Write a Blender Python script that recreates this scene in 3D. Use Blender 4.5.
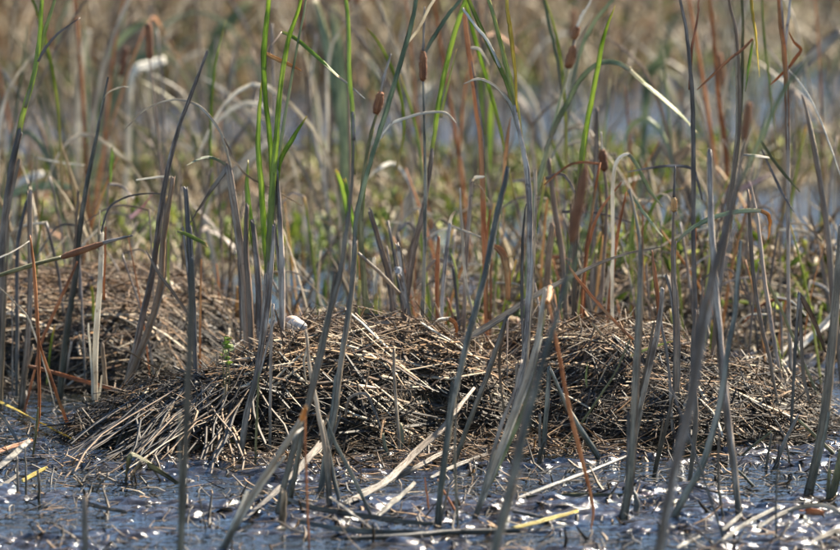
import bpy, math, random
import numpy as np
from mathutils import Vector, Matrix

# ------------------------------------------------------------------ camera, sky, sun
for o in list(bpy.data.objects):
    bpy.data.objects.remove(o, do_unlink=True)
SC = bpy.context.scene
COL = SC.collection
CAM_H, TILT, FPX = 1.6, math.radians(5.35), 4860.0      # focal length in pixels of an 840 px wide picture
cd = bpy.data.cameras.new('camera')
cam = bpy.data.objects.new('camera', cd)
COL.objects.link(cam)
cam.location = (0, 0, CAM_H)
cam.rotation_euler = (math.pi / 2 - TILT, 0, 0)
cd.sensor_fit = 'HORIZONTAL'; cd.sensor_width = 36.0
cd.lens = 36.0 * FPX / 840.0
cd.clip_start = 0.5; cd.clip_end = 5000
cd.dof.use_dof = True
cd.dof.focus_distance = 12.25
cd.dof.aperture_fstop = 4.0
SC.camera = cam

SUN_EL, SUN_AZ = math.radians(43), math.radians(40)      # azimuth clockwise from +Y (away from the camera)
W = bpy.data.worlds.new('World'); SC.world = W; W.use_nodes = True
nt = W.node_tree
for n in list(nt.nodes): nt.nodes.remove(n)
sky = nt.nodes.new('ShaderNodeTexSky'); sky.sky_type = 'NISHITA'; sky.sun_disc = False
sky.sun_elevation = SUN_EL; sky.sun_rotation = SUN_AZ
sky.air_density = 1.0; sky.dust_density = 0.05; sky.ozone_density = 2.8
bg = nt.nodes.new('ShaderNodeBackground'); bg.inputs['Strength'].default_value = 0.082
wo = nt.nodes.new('ShaderNodeOutputWorld')
nt.links.new(sky.outputs[0], bg.inputs['Color']); nt.links.new(bg.outputs[0], wo.inputs['Surface'])
sd = bpy.data.lights.new('sun', 'SUN'); sd.energy = 5.0; sd.angle = math.radians(0.53); sd.color = (1.0, 0.89, 0.72)
sun = bpy.data.objects.new('sun', sd); COL.objects.link(sun)
sv = Vector((math.sin(SUN_AZ) * math.cos(SUN_EL), math.cos(SUN_AZ) * math.cos(SUN_EL), math.sin(SUN_EL)))
sun.rotation_euler = (-sv).to_track_quat('-Z', 'Y').to_euler()
sun.location = (6, 14, 12)
SC.view_settings.view_transform = 'Standard'; SC.view_settings.look = 'None'
SC.view_settings.exposure = 2.0; SC.view_settings.gamma = 1.0
SC.view_settings.use_curve_mapping = False
SC.render.engine = 'CYCLES'
SC.cycles.max_bounces = 6; SC.cycles.transparent_max_bounces = 4

random.seed(7)
RNG = np.random.default_rng(11)
R, U, G = random.random, random.uniform, random.gauss

# ------------------------------------------------------------------ pixels to places
CA, SA = math.cos(TILT), math.sin(TILT)
def ray(x, y):
    a, b = x - 420.0, 275.0 - y
    return Vector((a, FPX * CA + b * SA, -FPX * SA + b * CA))
def at(x, y, D):
    d = ray(x, y)
    return Vector((0, 0, CAM_H)) + d * (D / d.y)
def ground_D(y, z=0.0):
    d = ray(420, y)
    return d.y * (CAM_H - z) / -d.z
def on_ground(x, y, z=0.0):
    d = ray(x, y)
    return Vector((0, 0, CAM_H)) + d * ((CAM_H - z) / -d.z)
def px(D):                       # metres in one picture pixel at distance D
    return D / (FPX * CA)

# ------------------------------------------------------------------ noise
def vnoise(x, y, seed=0):
    x = np.asarray(x, float); y = np.asarray(y, float)
    xi = np.floor(x).astype(np.int64); yi = np.floor(y).astype(np.int64)
    fx = x - xi; fy = y - yi
    fx = fx * fx * fx * (fx * (fx * 6 - 15) + 10); fy = fy * fy * fy * (fy * (fy * 6 - 15) + 10)
    def h(a, b):
        n = (a * 374761393 + b * 668265263 + seed * 144665) & 0x7fffffff
        n = ((n ^ (n >> 13)) * 1274126177) & 0x7fffffff
        n = n ^ (n >> 16)
        return (n & 0xffff) / 32767.5 - 1.0
    return ((h(xi, yi) * (1 - fx) + h(xi + 1, yi) * fx) * (1 - fy)
            + (h(xi, yi + 1) * (1 - fx) + h(xi + 1, yi + 1) * fx) * fy)
def fbm(x, y, seed=0, octaves=4):
    s, a = 0.0, 1.0
    for k in range(octaves):
        s = s + a * vnoise(x * 2 ** k + 17.3 * k, y * 2 ** k - 9.1 * k, seed + k); a *= 0.5
    return s

# ------------------------------------------------------------------ materials
def nodes(m):
    m.use_nodes = True
    t = m.node_tree
    for n in list(t.nodes): t.nodes.remove(n)
    out = t.nodes.new('ShaderNodeOutputMaterial')
    b = t.nodes.new('ShaderNodeBsdfPrincipled')
    t.links.new(b.outputs[0], out.inputs['Surface'])
    return t, b, out
def ramp(t, fac, stops):
    r = t.nodes.new('ShaderNodeValToRGB')
    el = r.color_ramp.elements
    while len(el) < len(stops): el.new(0.5)
    for e, (p, c) in zip(el, stops): e.position = p; e.color = (*c, 1)
    t.links.new(fac, r.inputs['Fac'])
    return r.outputs['Color']
def mixc(t, mode, fac, a, b):
    m = t.nodes.new('ShaderNodeMix'); m.data_type = 'RGBA'; m.blend_type = mode
    if isinstance(fac, (int, float)): m.inputs[0].default_value = fac
    else: t.links.new(fac, m.inputs[0])
    for i, v in ((6, a), (7, b)):
        if isinstance(v, tuple): m.inputs[i].default_value = (*v, 1)
        else: t.links.new(v, m.inputs[i])
    return m.outputs[2]
def mathn(t, op, a, b=None, c=None):
    m = t.nodes.new('ShaderNodeMath'); m.operation = op
    for i, v in enumerate((a, b, c)):
        if v is None: continue
        if isinstance(v, (int, float)): m.inputs[i].default_value = v
        else: t.links.new(v, m.inputs[i])
    return m.outputs[0]
def maprange(t, v, a, b, c, d):
    m = t.nodes.new('ShaderNodeMapRange')
    t.links.new(v, m.inputs[0])
    for i, q in enumerate((a, b, c, d)): m.inputs[i + 1].default_value = q
    return m.outputs[0]
def noise(t, vec, scale, detail=3, rough=0.6):
    n = t.nodes.new('ShaderNodeTexNoise')
    n.inputs['Scale'].default_value = scale; n.inputs['Detail'].default_value = detail; n.inputs['Roughness'].default_value = rough
    if vec is not None: t.links.new(vec, n.inputs['Vector'])
    return n.outputs['Fac']
def vmul(t, vec, s):
    m = t.nodes.new('ShaderNodeVectorMath'); m.operation = 'MULTIPLY'
    t.links.new(vec, m.inputs[0]); m.inputs[1].default_value = s
    return m.outputs[0]
def bump(t, b, h, strength, dist):
    n = t.nodes.new('ShaderNodeBump'); n.inputs['Strength'].default_value = strength; n.inputs['Distance'].default_value = dist
    t.links.new(h, n.inputs['Height']); t.links.new(n.outputs[0], b.inputs['Normal'])
def translucent(t, b, out, col, amount):
    tr = t.nodes.new('ShaderNodeBsdfTranslucent'); t.links.new(col, tr.inputs['Color'])
    ms = t.nodes.new('ShaderNodeMixShader'); ms.inputs[0].default_value = amount
    t.links.new(b.outputs[0], ms.inputs[1]); t.links.new(tr.outputs[0], ms.inputs[2])
    t.links.new(ms.outputs[0], out.inputs['Surface'])

MAT = {}
def plant_material(key, lo, mid, hi, spot=None, rough=0.55, trans=0.0, algae=0.0, streak=1.0, ends=None, brown=0.0):
    """fibrous blade or stalk: streaks along the length (uv in metres), spots of wear, algae near the waterline"""
    m = bpy.data.materials.new(key); t, b, out = nodes(m)
    uv = t.nodes.new('ShaderNodeUVMap').outputs[0]
    oi = t.nodes.new('ShaderNodeObjectInfo')
    off = t.nodes.new('ShaderNodeVectorMath'); off.operation = 'SCALE'
    off.inputs[0].default_value = (3.1, 7.7, 0); t.links.new(oi.outputs['Random'], off.inputs['Scale'])
    ad = t.nodes.new('ShaderNodeVectorMath'); ad.operation = 'ADD'
    t.links.new(uv, ad.inputs[0]); t.links.new(off.outputs[0], ad.inputs[1])
    st = noise(t, vmul(t, ad.outputs[0], (420, 9, 1)), 1.0, 3, 0.65)
    bl = noise(t, vmul(t, ad.outputs[0], (60, 14, 1)), 1.0, 4, 0.6)
    s = mathn(t, 'ADD', mathn(t, 'MULTIPLY', st, 0.55 * streak), mathn(t, 'MULTIPLY', bl, 1 - 0.55 * streak))
    s = mathn(t, 'ADD', s, mathn(t, 'MULTIPLY', mathn(t, 'SUBTRACT', oi.outputs['Random'], 0.5), 0.16))
    ln = noise(t, vmul(t, ad.outputs[0], (6, 5, 1)), 1.0, 3, 0.6)
    s = mathn(t, 'ADD', s, mathn(t, 'MULTIPLY', mathn(t, 'SUBTRACT', ln, 0.5), 0.55))
    c = ramp(t, s, [(0.39, lo), (0.5, mid), (0.61, hi)])
    if brown:                                     # each plant weathers to its own brown
        rr = mathn(t, 'FRACT', mathn(t, 'MULTIPLY', oi.outputs['Random'], 7.31))
        bf = mathn(t, 'MULTIPLY', maprange(t, mathn(t, 'ADD', rr, mathn(t, 'SUBTRACT', ln, 0.5)), 0.3, 0.9, 0, 1), brown)
        c = mixc(t, 'MIX', bf, c, mixc(t, 'MIX', st, (0.13, 0.07, 0.04), (0.40, 0.24, 0.12)))
    if spot:
        sp = noise(t, vmul(t, ad.outputs[0], (110, 45, 1)), 1.0, 2, 0.5)
        c = mixc(t, 'MIX', maprange(t, sp, 0.62, 0.72, 0, 0.75), c, spot)
    if ends:
        al = t.nodes.new('ShaderNodeAttribute'); al.attribute_name = 'along'
        f = mathn(t, 'ADD', al.outputs['Fac'], mathn(t, 'MULTIPLY', mathn(t, 'SUBTRACT', bl, 0.5), 0.35))
        c = mixc(t, 'MIX', maprange(t, f, 0.04, 0.26, 0.9, 0), c, ends[0])
        c = mixc(t, 'MIX', maprange(t, f, 0.84, 1.0, 0, 0.9), c, ends[1])
    if algae > 0:
        ge = t.nodes.new('ShaderNodeNewGeometry'); sx = t.nodes.new('ShaderNodeSeparateXYZ')
        t.links.new(ge.outputs['Position'], sx.inputs[0])
        zz = mathn(t, 'ADD', sx.outputs['Z'], mathn(t, 'MULTIPLY', bl, 0.25))
        c = mixc(t, 'MIX', maprange(t, zz, 0.05, 0.42, algae, 0), c, (0.07, 0.085, 0.055))
        c = mixc(t, 'MIX', maprange(t, zz, 0.13, 0.21, 0.75, 0), c, (0.026, 0.024, 0.018))
    t.links.new(c, b.inputs['Base Color'])
    b.inputs['Roughness'].default_value = rough
    b.inputs['Specular IOR Level'].default_value = 0.4
    bump(t, b, st, 0.8, 0.004)
    if trans > 0: translucent(t, b, out, c, trans)
    MAT[key] = m
plant_material('grey', (0.075, 0.055, 0.044), (0.215, 0.166, 0.136), (0.50, 0.42, 0.34), (0.08, 0.055, 0.04), 0.5, 0.15, 0.5, brown=0.7)
plant_material('dark', (0.045, 0.034, 0.028), (0.11, 0.084, 0.068), (0.26, 0.205, 0.16), None, 0.5, 0.0, 0.4, brown=0.45)
plant_material('teal', (0.032, 0.031, 0.024), (0.10, 0.092, 0.07), (0.30, 0.26, 0.19), (0.06, 0.05, 0.04), 0.42, 0.08, 0.6, brown=0.5)
plant_material('tan', (0.17, 0.125, 0.085), (0.34, 0.265, 0.185), (0.52, 0.43, 0.31), (0.12, 0.08, 0.05), 0.55, 0.35, 0.2)
plant_material('cream', (0.34, 0.29, 0.22), (0.55, 0.49, 0.39), (0.72, 0.67, 0.56), (0.2, 0.14, 0.09), 0.5, 0.4, 0.15)
plant_material('rust', (0.19, 0.07, 0.025), (0.38, 0.155, 0.055), (0.52, 0.26, 0.11), (0.12, 0.05, 0.03), 0.5, 0.35, 0.0)
plant_material('orange', (0.30, 0.13, 0.04), (0.48, 0.24, 0.075), (0.60, 0.38, 0.16), (0.22, 0.08, 0.03), 0.5, 0.35, 0.0)
plant_material('yellow', (0.34, 0.25, 0.03), (0.52, 0.40, 0.06), (0.62, 0.52, 0.13), (0.35, 0.18, 0.04), 0.45, 0.4, 0.0)
plant_material('green', (0.13, 0.19, 0.03), (0.24, 0.33, 0.06), (0.42, 0.50, 0.13), (0.26, 0.29, 0.07), 0.4, 0.6, 0.0, 0.9, ends=((0.30, 0.27, 0.15), (0.45, 0.36, 0.14)))
plant_material('lime', (0.13, 0.17, 0.03), (0.25, 0.29, 0.06), (0.40, 0.40, 0.14), (0.3, 0.2, 0.06), 0.42, 0.5, 0.0, 0.9, ends=((0.36, 0.30, 0.18), (0.50, 0.34, 0.14)))
plant_material('olive', (0.10, 0.095, 0.04), (0.20, 0.18, 0.075), (0.33, 0.29, 0.14), (0.1, 0.06, 0.03), 0.5, 0.25, 0.3)
plant_material('bluegreen', (0.09, 0.115, 0.06), (0.185, 0.22, 0.12), (0.36, 0.38, 0.22), None, 0.42, 0.4, 0.2, 0.9, ends=((0.26, 0.22, 0.16), (0.48, 0.40, 0.24)))
plant_material('pink', (0.32, 0.17, 0.17), (0.5, 0.30, 0.29), (0.62, 0.44, 0.41), None, 0.5, 0.3)
plant_material('seed', (0.10, 0.036, 0.015), (0.19, 0.072, 0.03), (0.30, 0.13, 0.055), None, 0.85, 0.0)

def tone_material(key, stops, attr=True, rough=0.6, trans=0.0, extra=None):
    """short pieces: one tone a piece, from its own attribute (joined pieces) or its object's random number"""
    m = bpy.data.materials.new(key); t, b, out = nodes(m)
    if attr:
        a = t.nodes.new('ShaderNodeAttribute'); a.attribute_name = 'tone'; f = a.outputs['Fac']
    else:
        f = t.nodes.new('ShaderNodeObjectInfo').outputs['Random']
    tc = t.nodes.new('ShaderNodeTexCoord')
    n = noise(t, tc.outputs['Object'], 160, 3, 0.6)
    f = mathn(t, 'ADD', f, mathn(t, 'MULTIPLY', mathn(t, 'SUBTRACT', n, 0.5), 0.45))
    c = ramp(t, f, stops)
    t.links.new(c, b.inputs['Base Color']); b.inputs['Roughness'].default_value = rough
    b.inputs['Specular IOR Level'].default_value = 0.22
    bump(t, b, n, 0.35, 0.002)
    if trans > 0: translucent(t, b, out, c, trans)
    MAT[key] = m
STRAW = [(0.0, (0.035, 0.021, 0.013)), (0.25, (0.10, 0.062, 0.036)), (0.45, (0.20, 0.132, 0.078)), (0.56, (0.27, 0.15, 0.068)), (0.66, (0.29, 0.215, 0.138)), (0.87, (0.42, 0.345, 0.245)), (1.0, (0.48, 0.41, 0.31))]
tone_material('straw_bulk', STRAW, True, 0.7, 0.1)
tone_material('straw', STRAW, False, 0.7, 0.1)
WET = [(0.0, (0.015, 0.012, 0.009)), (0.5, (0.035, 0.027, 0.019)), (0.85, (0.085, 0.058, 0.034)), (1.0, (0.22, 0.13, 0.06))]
tone_material('wet_shade_straw_bulk', WET, True, 0.6)
tone_material('wet_straw', WET, False, 0.6)
tone_material('litter', [(0.0, (0.06, 0.04, 0.025)), (0.3, (0.19, 0.125, 0.07)), (0.6, (0.38, 0.28, 0.16)), (0.82, (0.58, 0.49, 0.34)), (0.92, (0.68, 0.61, 0.48)), (1.0, (0.42, 0.19, 0.07))], True, 0.5, 0.42)
tone_material('weeds', [(0.0, (0.08, 0.11, 0.02)), (0.4, (0.18, 0.235, 0.045)), (0.75, (0.30, 0.36, 0.075)), (1.0, (0.46, 0.46, 0.15))], True, 0.45, 0.5)
tone_material('thicket', [(0.0, (0.07, 0.05, 0.035)), (0.3, (0.20, 0.15, 0.095)), (0.55, (0.36, 0.29, 0.195)), (0.75, (0.60, 0.53, 0.40)), (0.87, (0.36, 0.18, 0.075)), (1.0, (0.22, 0.27, 0.07))], True, 0.55, 0.45)

tone_material('seed_down', [(0.0, (0.09, 0.034, 0.014)), (0.6, (0.20, 0.08, 0.034)), (0.9, (0.32, 0.17, 0.08)), (1.0, (0.42, 0.30, 0.2))], True, 0.9, 0.1)

tone_material('sky_blocking_foliage', [(0.0, (0.03, 0.04, 0.018)), (0.6, (0.06, 0.075, 0.03)), (1.0, (0.11, 0.11, 0.05))], True, 0.8, 0.15)

def mud_material():
    m = bpy.data.materials.new('mud'); t, b, out = nodes(m)
    tc = t.nodes.new('ShaderNodeTexCoord').outputs['Object']
    n1 = noise(t, tc, 6, 5, 0.6); n2 = noise(t, tc, 95, 4, 0.65)
    c = ramp(t, n1, [(0.3, (0.012, 0.010, 0.008)), (0.52, (0.024, 0.019, 0.015)), (0.75, (0.05, 0.038, 0.027))])
    t.links.new(c, b.inputs['Base Color'])
    r = maprange(t, n1, 0.35, 0.7, 0.07, 0.20); t.links.new(r, b.inputs['Roughness'])
    b.inputs['Specular IOR Level'].default_value = 0.5
    bump(t, b, n2, 0.5, 0.006)
    MAT['mud'] = m
    m = bpy.data.materials.new('marsh_soil'); t, b, out = nodes(m)
    tc = t.nodes.new('ShaderNodeTexCoord').outputs['Object']
    n1 = noise(t, tc, 1.3, 5, 0.65); n2 = noise(t, tc, 25, 4, 0.7)
    c = ramp(t, n1, [(0.3, (0.03, 0.026, 0.02)), (0.52, (0.07, 0.062, 0.036)), (0.75, (0.13, 0.10, 0.066))])
    t.links.new(c, b.inputs['Base Color']); b.inputs['Roughness'].default_value = 0.9
    b.inputs['Specular IOR Level'].default_value = 0.12
    bump(t, b, n2, 0.8, 0.04)
    MAT['soil'] = m
    m = bpy.data.materials.new('marsh_water'); t, b, out = nodes(m)
    tc = t.nodes.new('ShaderNodeTexCoord').outputs['Object']
    b.inputs['Base Color'].default_value = (0.012, 0.013, 0.011, 1)
    b.inputs['Roughness'].default_value = 0.04; b.inputs['IOR'].default_value = 1.33
    n1 = noise(t, vmul(t, tc, (10, 17, 1)), 1.0, 3, 0.55)
    bump(t, b, n1, 0.5, 0.035)
    MAT['water'] = m
    m = bpy.data.materials.new('egg_shell'); t, b, out = nodes(m)
    tc = t.nodes.new('ShaderNodeTexCoord').outputs['Object']
    n1 = noise(t, tc, 60, 4, 0.6)
    oi = t.nodes.new('ShaderNodeObjectInfo')
    c = ramp(t, n1, [(0.35, (0.34, 0.28, 0.22)), (0.6, (0.50, 0.44, 0.37))])
    c = mixc(t, 'MULTIPLY', 1.0, c, oi.outputs['Color'])
    t.links.new(c, b.inputs['Base Color']); b.inputs['Roughness'].default_value = 0.5
    MAT['egg'] = m
    m = bpy.data.materials.new('feather'); t, b, out = nodes(m)
    tc = t.nodes.new('ShaderNodeTexCoord').outputs['Object']
    n1 = noise(t, tc, 220, 2, 0.6)
    c = ramp(t, n1, [(0.3, (0.55, 0.55, 0.56)), (0.7, (0.85, 0.85, 0.85))])
    t.links.new(c, b.inputs['Base Color']); b.inputs['Roughness'].default_value = 0.7
    translucent(t, b, out, c, 0.3)
    MAT['feather'] = m
mud_material()

# ------------------------------------------------------------------ object helpers
def link(name, mesh, mat=None, parent=None, loc=(0, 0, 0)):
    o = bpy.data.objects.new(name, mesh); COL.objects.link(o)
    if mat is not None and mesh is not None and not mesh.materials: mesh.materials.append(MAT[mat])
    o.location = loc
    if parent is not None: o.parent = parent
    return o
def tag(o, label=None, cat=None, group=None, kind=None):
    if label: o['label'] = label
    if cat: o['category'] = cat
    if group: o['group'] = group
    if kind: o['kind'] = kind
    return o
def thing(name, loc, label, cat, group=None):
    return tag(link(name, None, loc=loc), label, cat, group)

SEC = {}
SEC['round'] = [(0.5 * (1 + 0.16 * math.cos(3 * a + 0.6)) * math.cos(a), 0.42 * (1 + 0.16 * math.cos(3 * a + 0.6)) * math.sin(a)) for a in [2 * math.pi * k / 9 for k in range(9)]]
SEC['blade'] = [(-0.5, 0.16), (-0.24, -0.01), (0.0, -0.06), (0.24, -0.01), (0.5, 0.16), (0.22, 0.10), (0.0, 0.06), (-0.22, 0.10)]
SEC['disc'] = [(0.5 * math.cos(a), 0.5 * math.sin(a)) for a in [2 * math.pi * k / 12 for k in range(12)]]
def catmull(P, sub):
    if len(P) < 3 or sub < 2:
        if len(P) == 2 and sub > 1:
            return [P[0] * (1 - i / sub) + P[1] * (i / sub) for i in range(sub + 1)]
        return list(P)
    out = []
    for i in range(len(P) - 1):
        p0, p1, p2, p3 = P[max(i - 1, 0)], P[i], P[i + 1], P[min(i + 2, len(P) - 1)]
        for k in range(sub):
            s = k / sub
            out.append(0.5 * ((2 * p1) + (p2 - p0) * s + (2 * p0 - 5 * p1 + 4 * p2 - p3) * s * s + (3 * p1 - p0 - 3 * p2 + p3) * s ** 3))
    out.append(P[-1])
    return out
def sweep(name, pts, wid, sec, face=0.0, twist=0.0, sub=4, rag=0.06, wob=0.0, cut=False):
    """a mesh swept along points (Vector) with a width at each; section 'round', 'blade' or 'disc'"""
    PW = [np.array((*p, w)) for p, w in zip(pts, wid)]
    PW = catmull(PW, sub)
    S = SEC[sec]; k = len(S); n = len(PW)
    P = np.array([q[:3] for q in PW]); w = np.maximum(np.array([q[3] for q in PW]), 0.0004)
    if rag: w = w * (1 + rag * RNG.standard_normal(n))
    if wob: P = P + RNG.standard_normal((n, 3)) * wob * np.array([1, 0.6, 0.3])
    T = np.gradient(P, axis=0); T /= np.linalg.norm(T, axis=1)[:, None] + 1e-9
    verts, uvs, L = [], [], 0.0
    prev = None
    for i in range(n):
        a = face + twist * i / max(n - 1, 1)
        f = np.array((math.sin(a), -math.cos(a), 0.25)) 
        s = np.cross(T[i], f)
        ln = np.linalg.norm(s)
        if ln < 0.25: s = prev if prev is not None else np.array((1.0, 0, 0))
        else: s = s / ln
        s = s - T[i] * np.dot(s, T[i]); s /= np.linalg.norm(s) + 1e-9
        prev = s
        nn = np.cross(s, T[i])
        if i: L += np.linalg.norm(P[i] - P[i - 1])
        for j, (u, v) in enumerate(S):
            verts.append(P[i] + s * (u * w[i]) + nn * (v * w[i]))
            uvs.append((u * w[i] + 0.3 * v * w[i], L))
    if cut:                                       # torn end: some edges stand further than others
        for j in range(k):
            verts[(n - 1) * k + j] = verts[(n - 1) * k + j] + T[-1] * U(-0.6, 0.9) * w[-1]
    faces = [tuple(range(k - 1, -1, -1))]
    for i in range(n - 1):
        for j in range(k):
            a, b = i * k + j, i * k + (j + 1) % k
            faces.append((a, b, b + k, a + k))
    faces.append(tuple(range((n - 1) * k, n * k)))
    me = bpy.data.meshes.new(name); me.from_pydata([tuple(v) for v in verts], [], faces)
    al = me.attributes.new('along', 'FLOAT', 'POINT')
    al.data.foreach_set('value', np.repeat(np.linspace(0, 1, n), k).astype(np.float32))
    ul = me.uv_layers.new(name='UVMap')
    li = np.empty(len(me.loops), np.int32); me.loops.foreach_get('vertex_index', li)
    ul.data.foreach_set('uv', np.array(uvs, np.float32)[li].ravel())
    me.polygons.foreach_set('use_smooth', [len(f) == 4 for f in faces])
    return me
def strands(name, P, Wd, side, flat=0.25, tone=None):
    """many short pieces in one mesh. P (N,K,3) centre lines, Wd (N,K) widths, side (N,3) width direction"""
    N, K, _ = P.shape
    T = P[:, -1] - P[:, 0]; T /= np.linalg.norm(T, axis=1)[:, None] + 1e-9
    side = side - T * (side * T).sum(1)[:, None]; side /= np.linalg.norm(side, axis=1)[:, None] + 1e-9
    nn = np.cross(side, T)
    V = np.empty((N, K, 3, 3))
    V[:, :, 0] = P - side[:, None] * (Wd[..., None] * 0.5)
    V[:, :, 1] = P + side[:, None] * (Wd[..., None] * 0.5)
    V[:, :, 2] = P + nn[:, None] * (Wd[..., None] * flat)
    base = (np.arange(N) * K * 3)[:, None, None, None]
    i = (np.arange(K - 1) * 3)[None, :, None, None]
    q = np.array([[0, 1, 4, 3], [1, 2, 5, 4], [2, 0, 3, 5]])[None, None]
    F = (base + i + q).reshape(-1, 4)
    me = bpy.data.meshes.new(name)
    me.vertices.add(N * K * 3); me.vertices.foreach_set('co', V.astype(np.float32).ravel())
    me.loops.add(F.size); me.loops.foreach_set('vertex_index', F.astype(np.int32).ravel())
    me.polygons.add(len(F)); me.polygons.foreach_set('loop_start', np.arange(0, F.size, 4, dtype=np.int32))
    me.polygons.foreach_set('loop_total', np.full(len(F), 4, np.int32))
    at_ = me.attributes.new('tone', 'FLOAT', 'POINT')
    tone = RNG.random(N) if tone is None else tone
    at_.data.foreach_set('value', np.repeat(tone, K * 3).astype(np.float32))
    me.update(); me.validate()
    return me
def grid_mesh(name, xs, ys, Z):
    nx, ny = len(xs), len(ys)
    X, Y = np.meshgrid(xs, ys)
    co = np.stack([X, Y, Z], -1).reshape(-1, 3)
    i = np.arange(nx - 1); j = np.arange(ny - 1)
    a = (j[:, None] * nx + i[None]).ravel()
    F = np.stack([a, a + 1, a + nx + 1, a + nx], 1)
    me = bpy.data.meshes.new(name)
    me.vertices.add(len(co)); me.vertices.foreach_set('co', co.astype(np.float32).ravel())
    me.loops.add(F.size); me.loops.foreach_set('vertex_index', F.astype(np.int32).ravel())
    me.polygons.add(len(F)); me.polygons.foreach_set('loop_start', np.arange(0, F.size, 4, dtype=np.int32))
    me.polygons.foreach_set('loop_total', np.full(len(F), 4, np.int32))
    me.update(); me.polygons.foreach_set('use_smooth', np.ones(len(F), bool))
    return me

# ------------------------------------------------------------------ the setting: water, mud, marsh soil
def cx(x, D): return at(x, 275, D).x
MOUNDS = [  # x, D, rx, ry, height
    (cx(350, 12.85), 12.85, 0.42, 0.56, 0.250),
    (cx(598, 13.1), 13.10, 0.36, 0.52, 0.215),
    (cx(85, 14.35), 14.35, 0.56, 0.75, 0.245),
    (cx(715, 15.3), 15.30, 0.85, 0.80, 0.190),
    (cx(668, 12.9), 12.90, 0.42, 0.56, 0.135)]
APRON = (cx(222, 12.6), 12.62); SADDLE = (cx(492, 12.95), 12.95)
def bumpz(m, X, Y):
    x0, y0, rx, ry, H = m
    ang = np.arctan2((Y - y0) / ry, (X - x0) / rx)
    r = np.sqrt(((X - x0) / rx) ** 2 + ((Y - y0) / ry) ** 2)
    r = r * (1 + 0.10 * np.sin(3 * ang + x0 * 5) + 0.06 * np.sin(7 * ang + 2 + x0))
    h = H * np.clip(1 - r ** 3.2, 0, 1) ** 0.8 * (1 - 0.06 * r) + 0.03 * np.clip(1.25 - r, 0, 1)
    h = h - 0.035 * np.exp(-(r / 0.35) ** 2)                    # the shallow cup
    if m is MOUNDS[0]:                                          # the long low apron to the left
        q = np.sqrt(((X - APRON[0]) / 0.42) ** 2 + ((Y - APRON[1]) / 0.36) ** 2)
        h = np.maximum(h, 0.15 * np.clip(1 - q ** 2, 0, 1) ** 0.9)
        q2 = np.sqrt(((X - SADDLE[0]) / 0.30) ** 2 + ((Y - SADDLE[1]) / 0.46) ** 2)
        h = np.maximum(h, 0.155 * np.clip(1 - q2 ** 2.4, 0, 1) ** 0.9); r = np.minimum(np.minimum(r, q), q2)
    return h + np.where(r < 1.1, 0.012 * fbm(X * 14, Y * 14, 5, 3), 0)
def moundz(X, Y):
    return np.maximum.reduce([bumpz(m, X, Y) for m in MOUNDS])
PUDDLES = [(740, 477, 0.30, 0.17), (75, 480, 0.17, 0.16), (560, 543, 0.22, 0.10), (320, 290, 0.24, 0.9), (20, 405, 0.3, 0.22), (770, 385, 0.25, 0.35), (780, 440, 0.16, 0.12)]
PUD = [(on_ground(x, y), rx, ry) for x, y, rx, ry in PUDDLES]
def mudz(X, Y):
    z = 0.012 * fbm(X * 3.5, Y * 3.2, 1, 3) + 0.013 * np.abs(fbm(X * 6, Y * 15, 2, 4)) + 0.0055 * fbm(X * 17, Y * 34, 3, 2) + 0.0056 * fbm(X * 48, Y * 80, 4, 1) - 0.0062
    for p, rx, ry in PUD:
        r = ((X - p.x) / rx) ** 2 + ((Y - p.y) / ry) ** 2
        z = z - 0.035 * np.exp(-r ** 2)
    return z
def farz(X, Y):
    z = 0.06 * fbm(X * 0.9, Y * 0.6, 21, 4) + 0.012
    strip = np.exp(-((Y - 26.2 - 0.7 * np.sin(X * 0.7)) / 2.3) ** 2)       # the open channel behind
    z = z - 0.24 * strip * (0.75 + 0.5 * vnoise(X * 0.8, Y * 0.5, 9))
    z = z - 0.12 * np.exp(-((X + 0.36) / .26) ** 2 - ((Y - 16.4) / 1.0) ** 2) - 0.12 * np.exp(-((X - 1.55) / .5) ** 2 - ((Y - 19.5) / 2) ** 2)     # pools behind the nest and at right
    z = z + 0.22 * np.clip((Y - 29) / 16, 0, 1)
    return z
def groundz(X, Y):
    X = np.asarray(X, float); Y = np.asarray(Y, float)
    k = np.clip((Y - 14.6) / 1.6, 0, 1); k = k * k * (3 - 2 * k)
    return mudz(X, Y) * (1 - k) + farz(X, Y) * k + (0 if True else 0)
water = link('water', grid_mesh('water', np.linspace(-900, 900, 7), np.linspace(-400, 1800, 7), np.zeros((7, 7))), 'water')
tag(water, 'dark marsh water lying in puddles and an open channel', kind='structure')
xs = np.concatenate([np.arange(-2.4, -1.4, .03), np.arange(-1.4, 1.4, 0.008), np.arange(1.4, 2.41, .03)])
ys = np.concatenate([np.arange(8.6, 10, .02), np.arange(10, 13, 0.0075), np.arange(13, 16.61, .02)])
X, Y = np.meshgrid(xs, ys)
mz = groundz(X, Y); mo = moundz(X, Y)
mud = tag(link('mud_flat', grid_mesh('mud_flat', xs, ys, np.where(mo > 0.03, mz - 0.03, mz)), 'mud'), kind='structure')
xs = np.concatenate([np.linspace(-200, -14, 24), np.arange(-13.8, 13.81, 0.2), np.linspace(14, 200, 24)])
ys = np.concatenate([np.linspace(-30, 4, 12), np.arange(4.4, 70, 0.2), np.linspace(72, 420, 40)])
X, Y = np.meshgrid(xs, ys)
fz = groundz(X, Y)
fz = np.where((np.abs(X) < 2.35) & (Y > 8.7) & (Y < 16.5), -0.12, fz)
tag(link('marsh_ground', grid_mesh('marsh_ground', xs, ys, fz), 'soil'), kind='structure')

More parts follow.
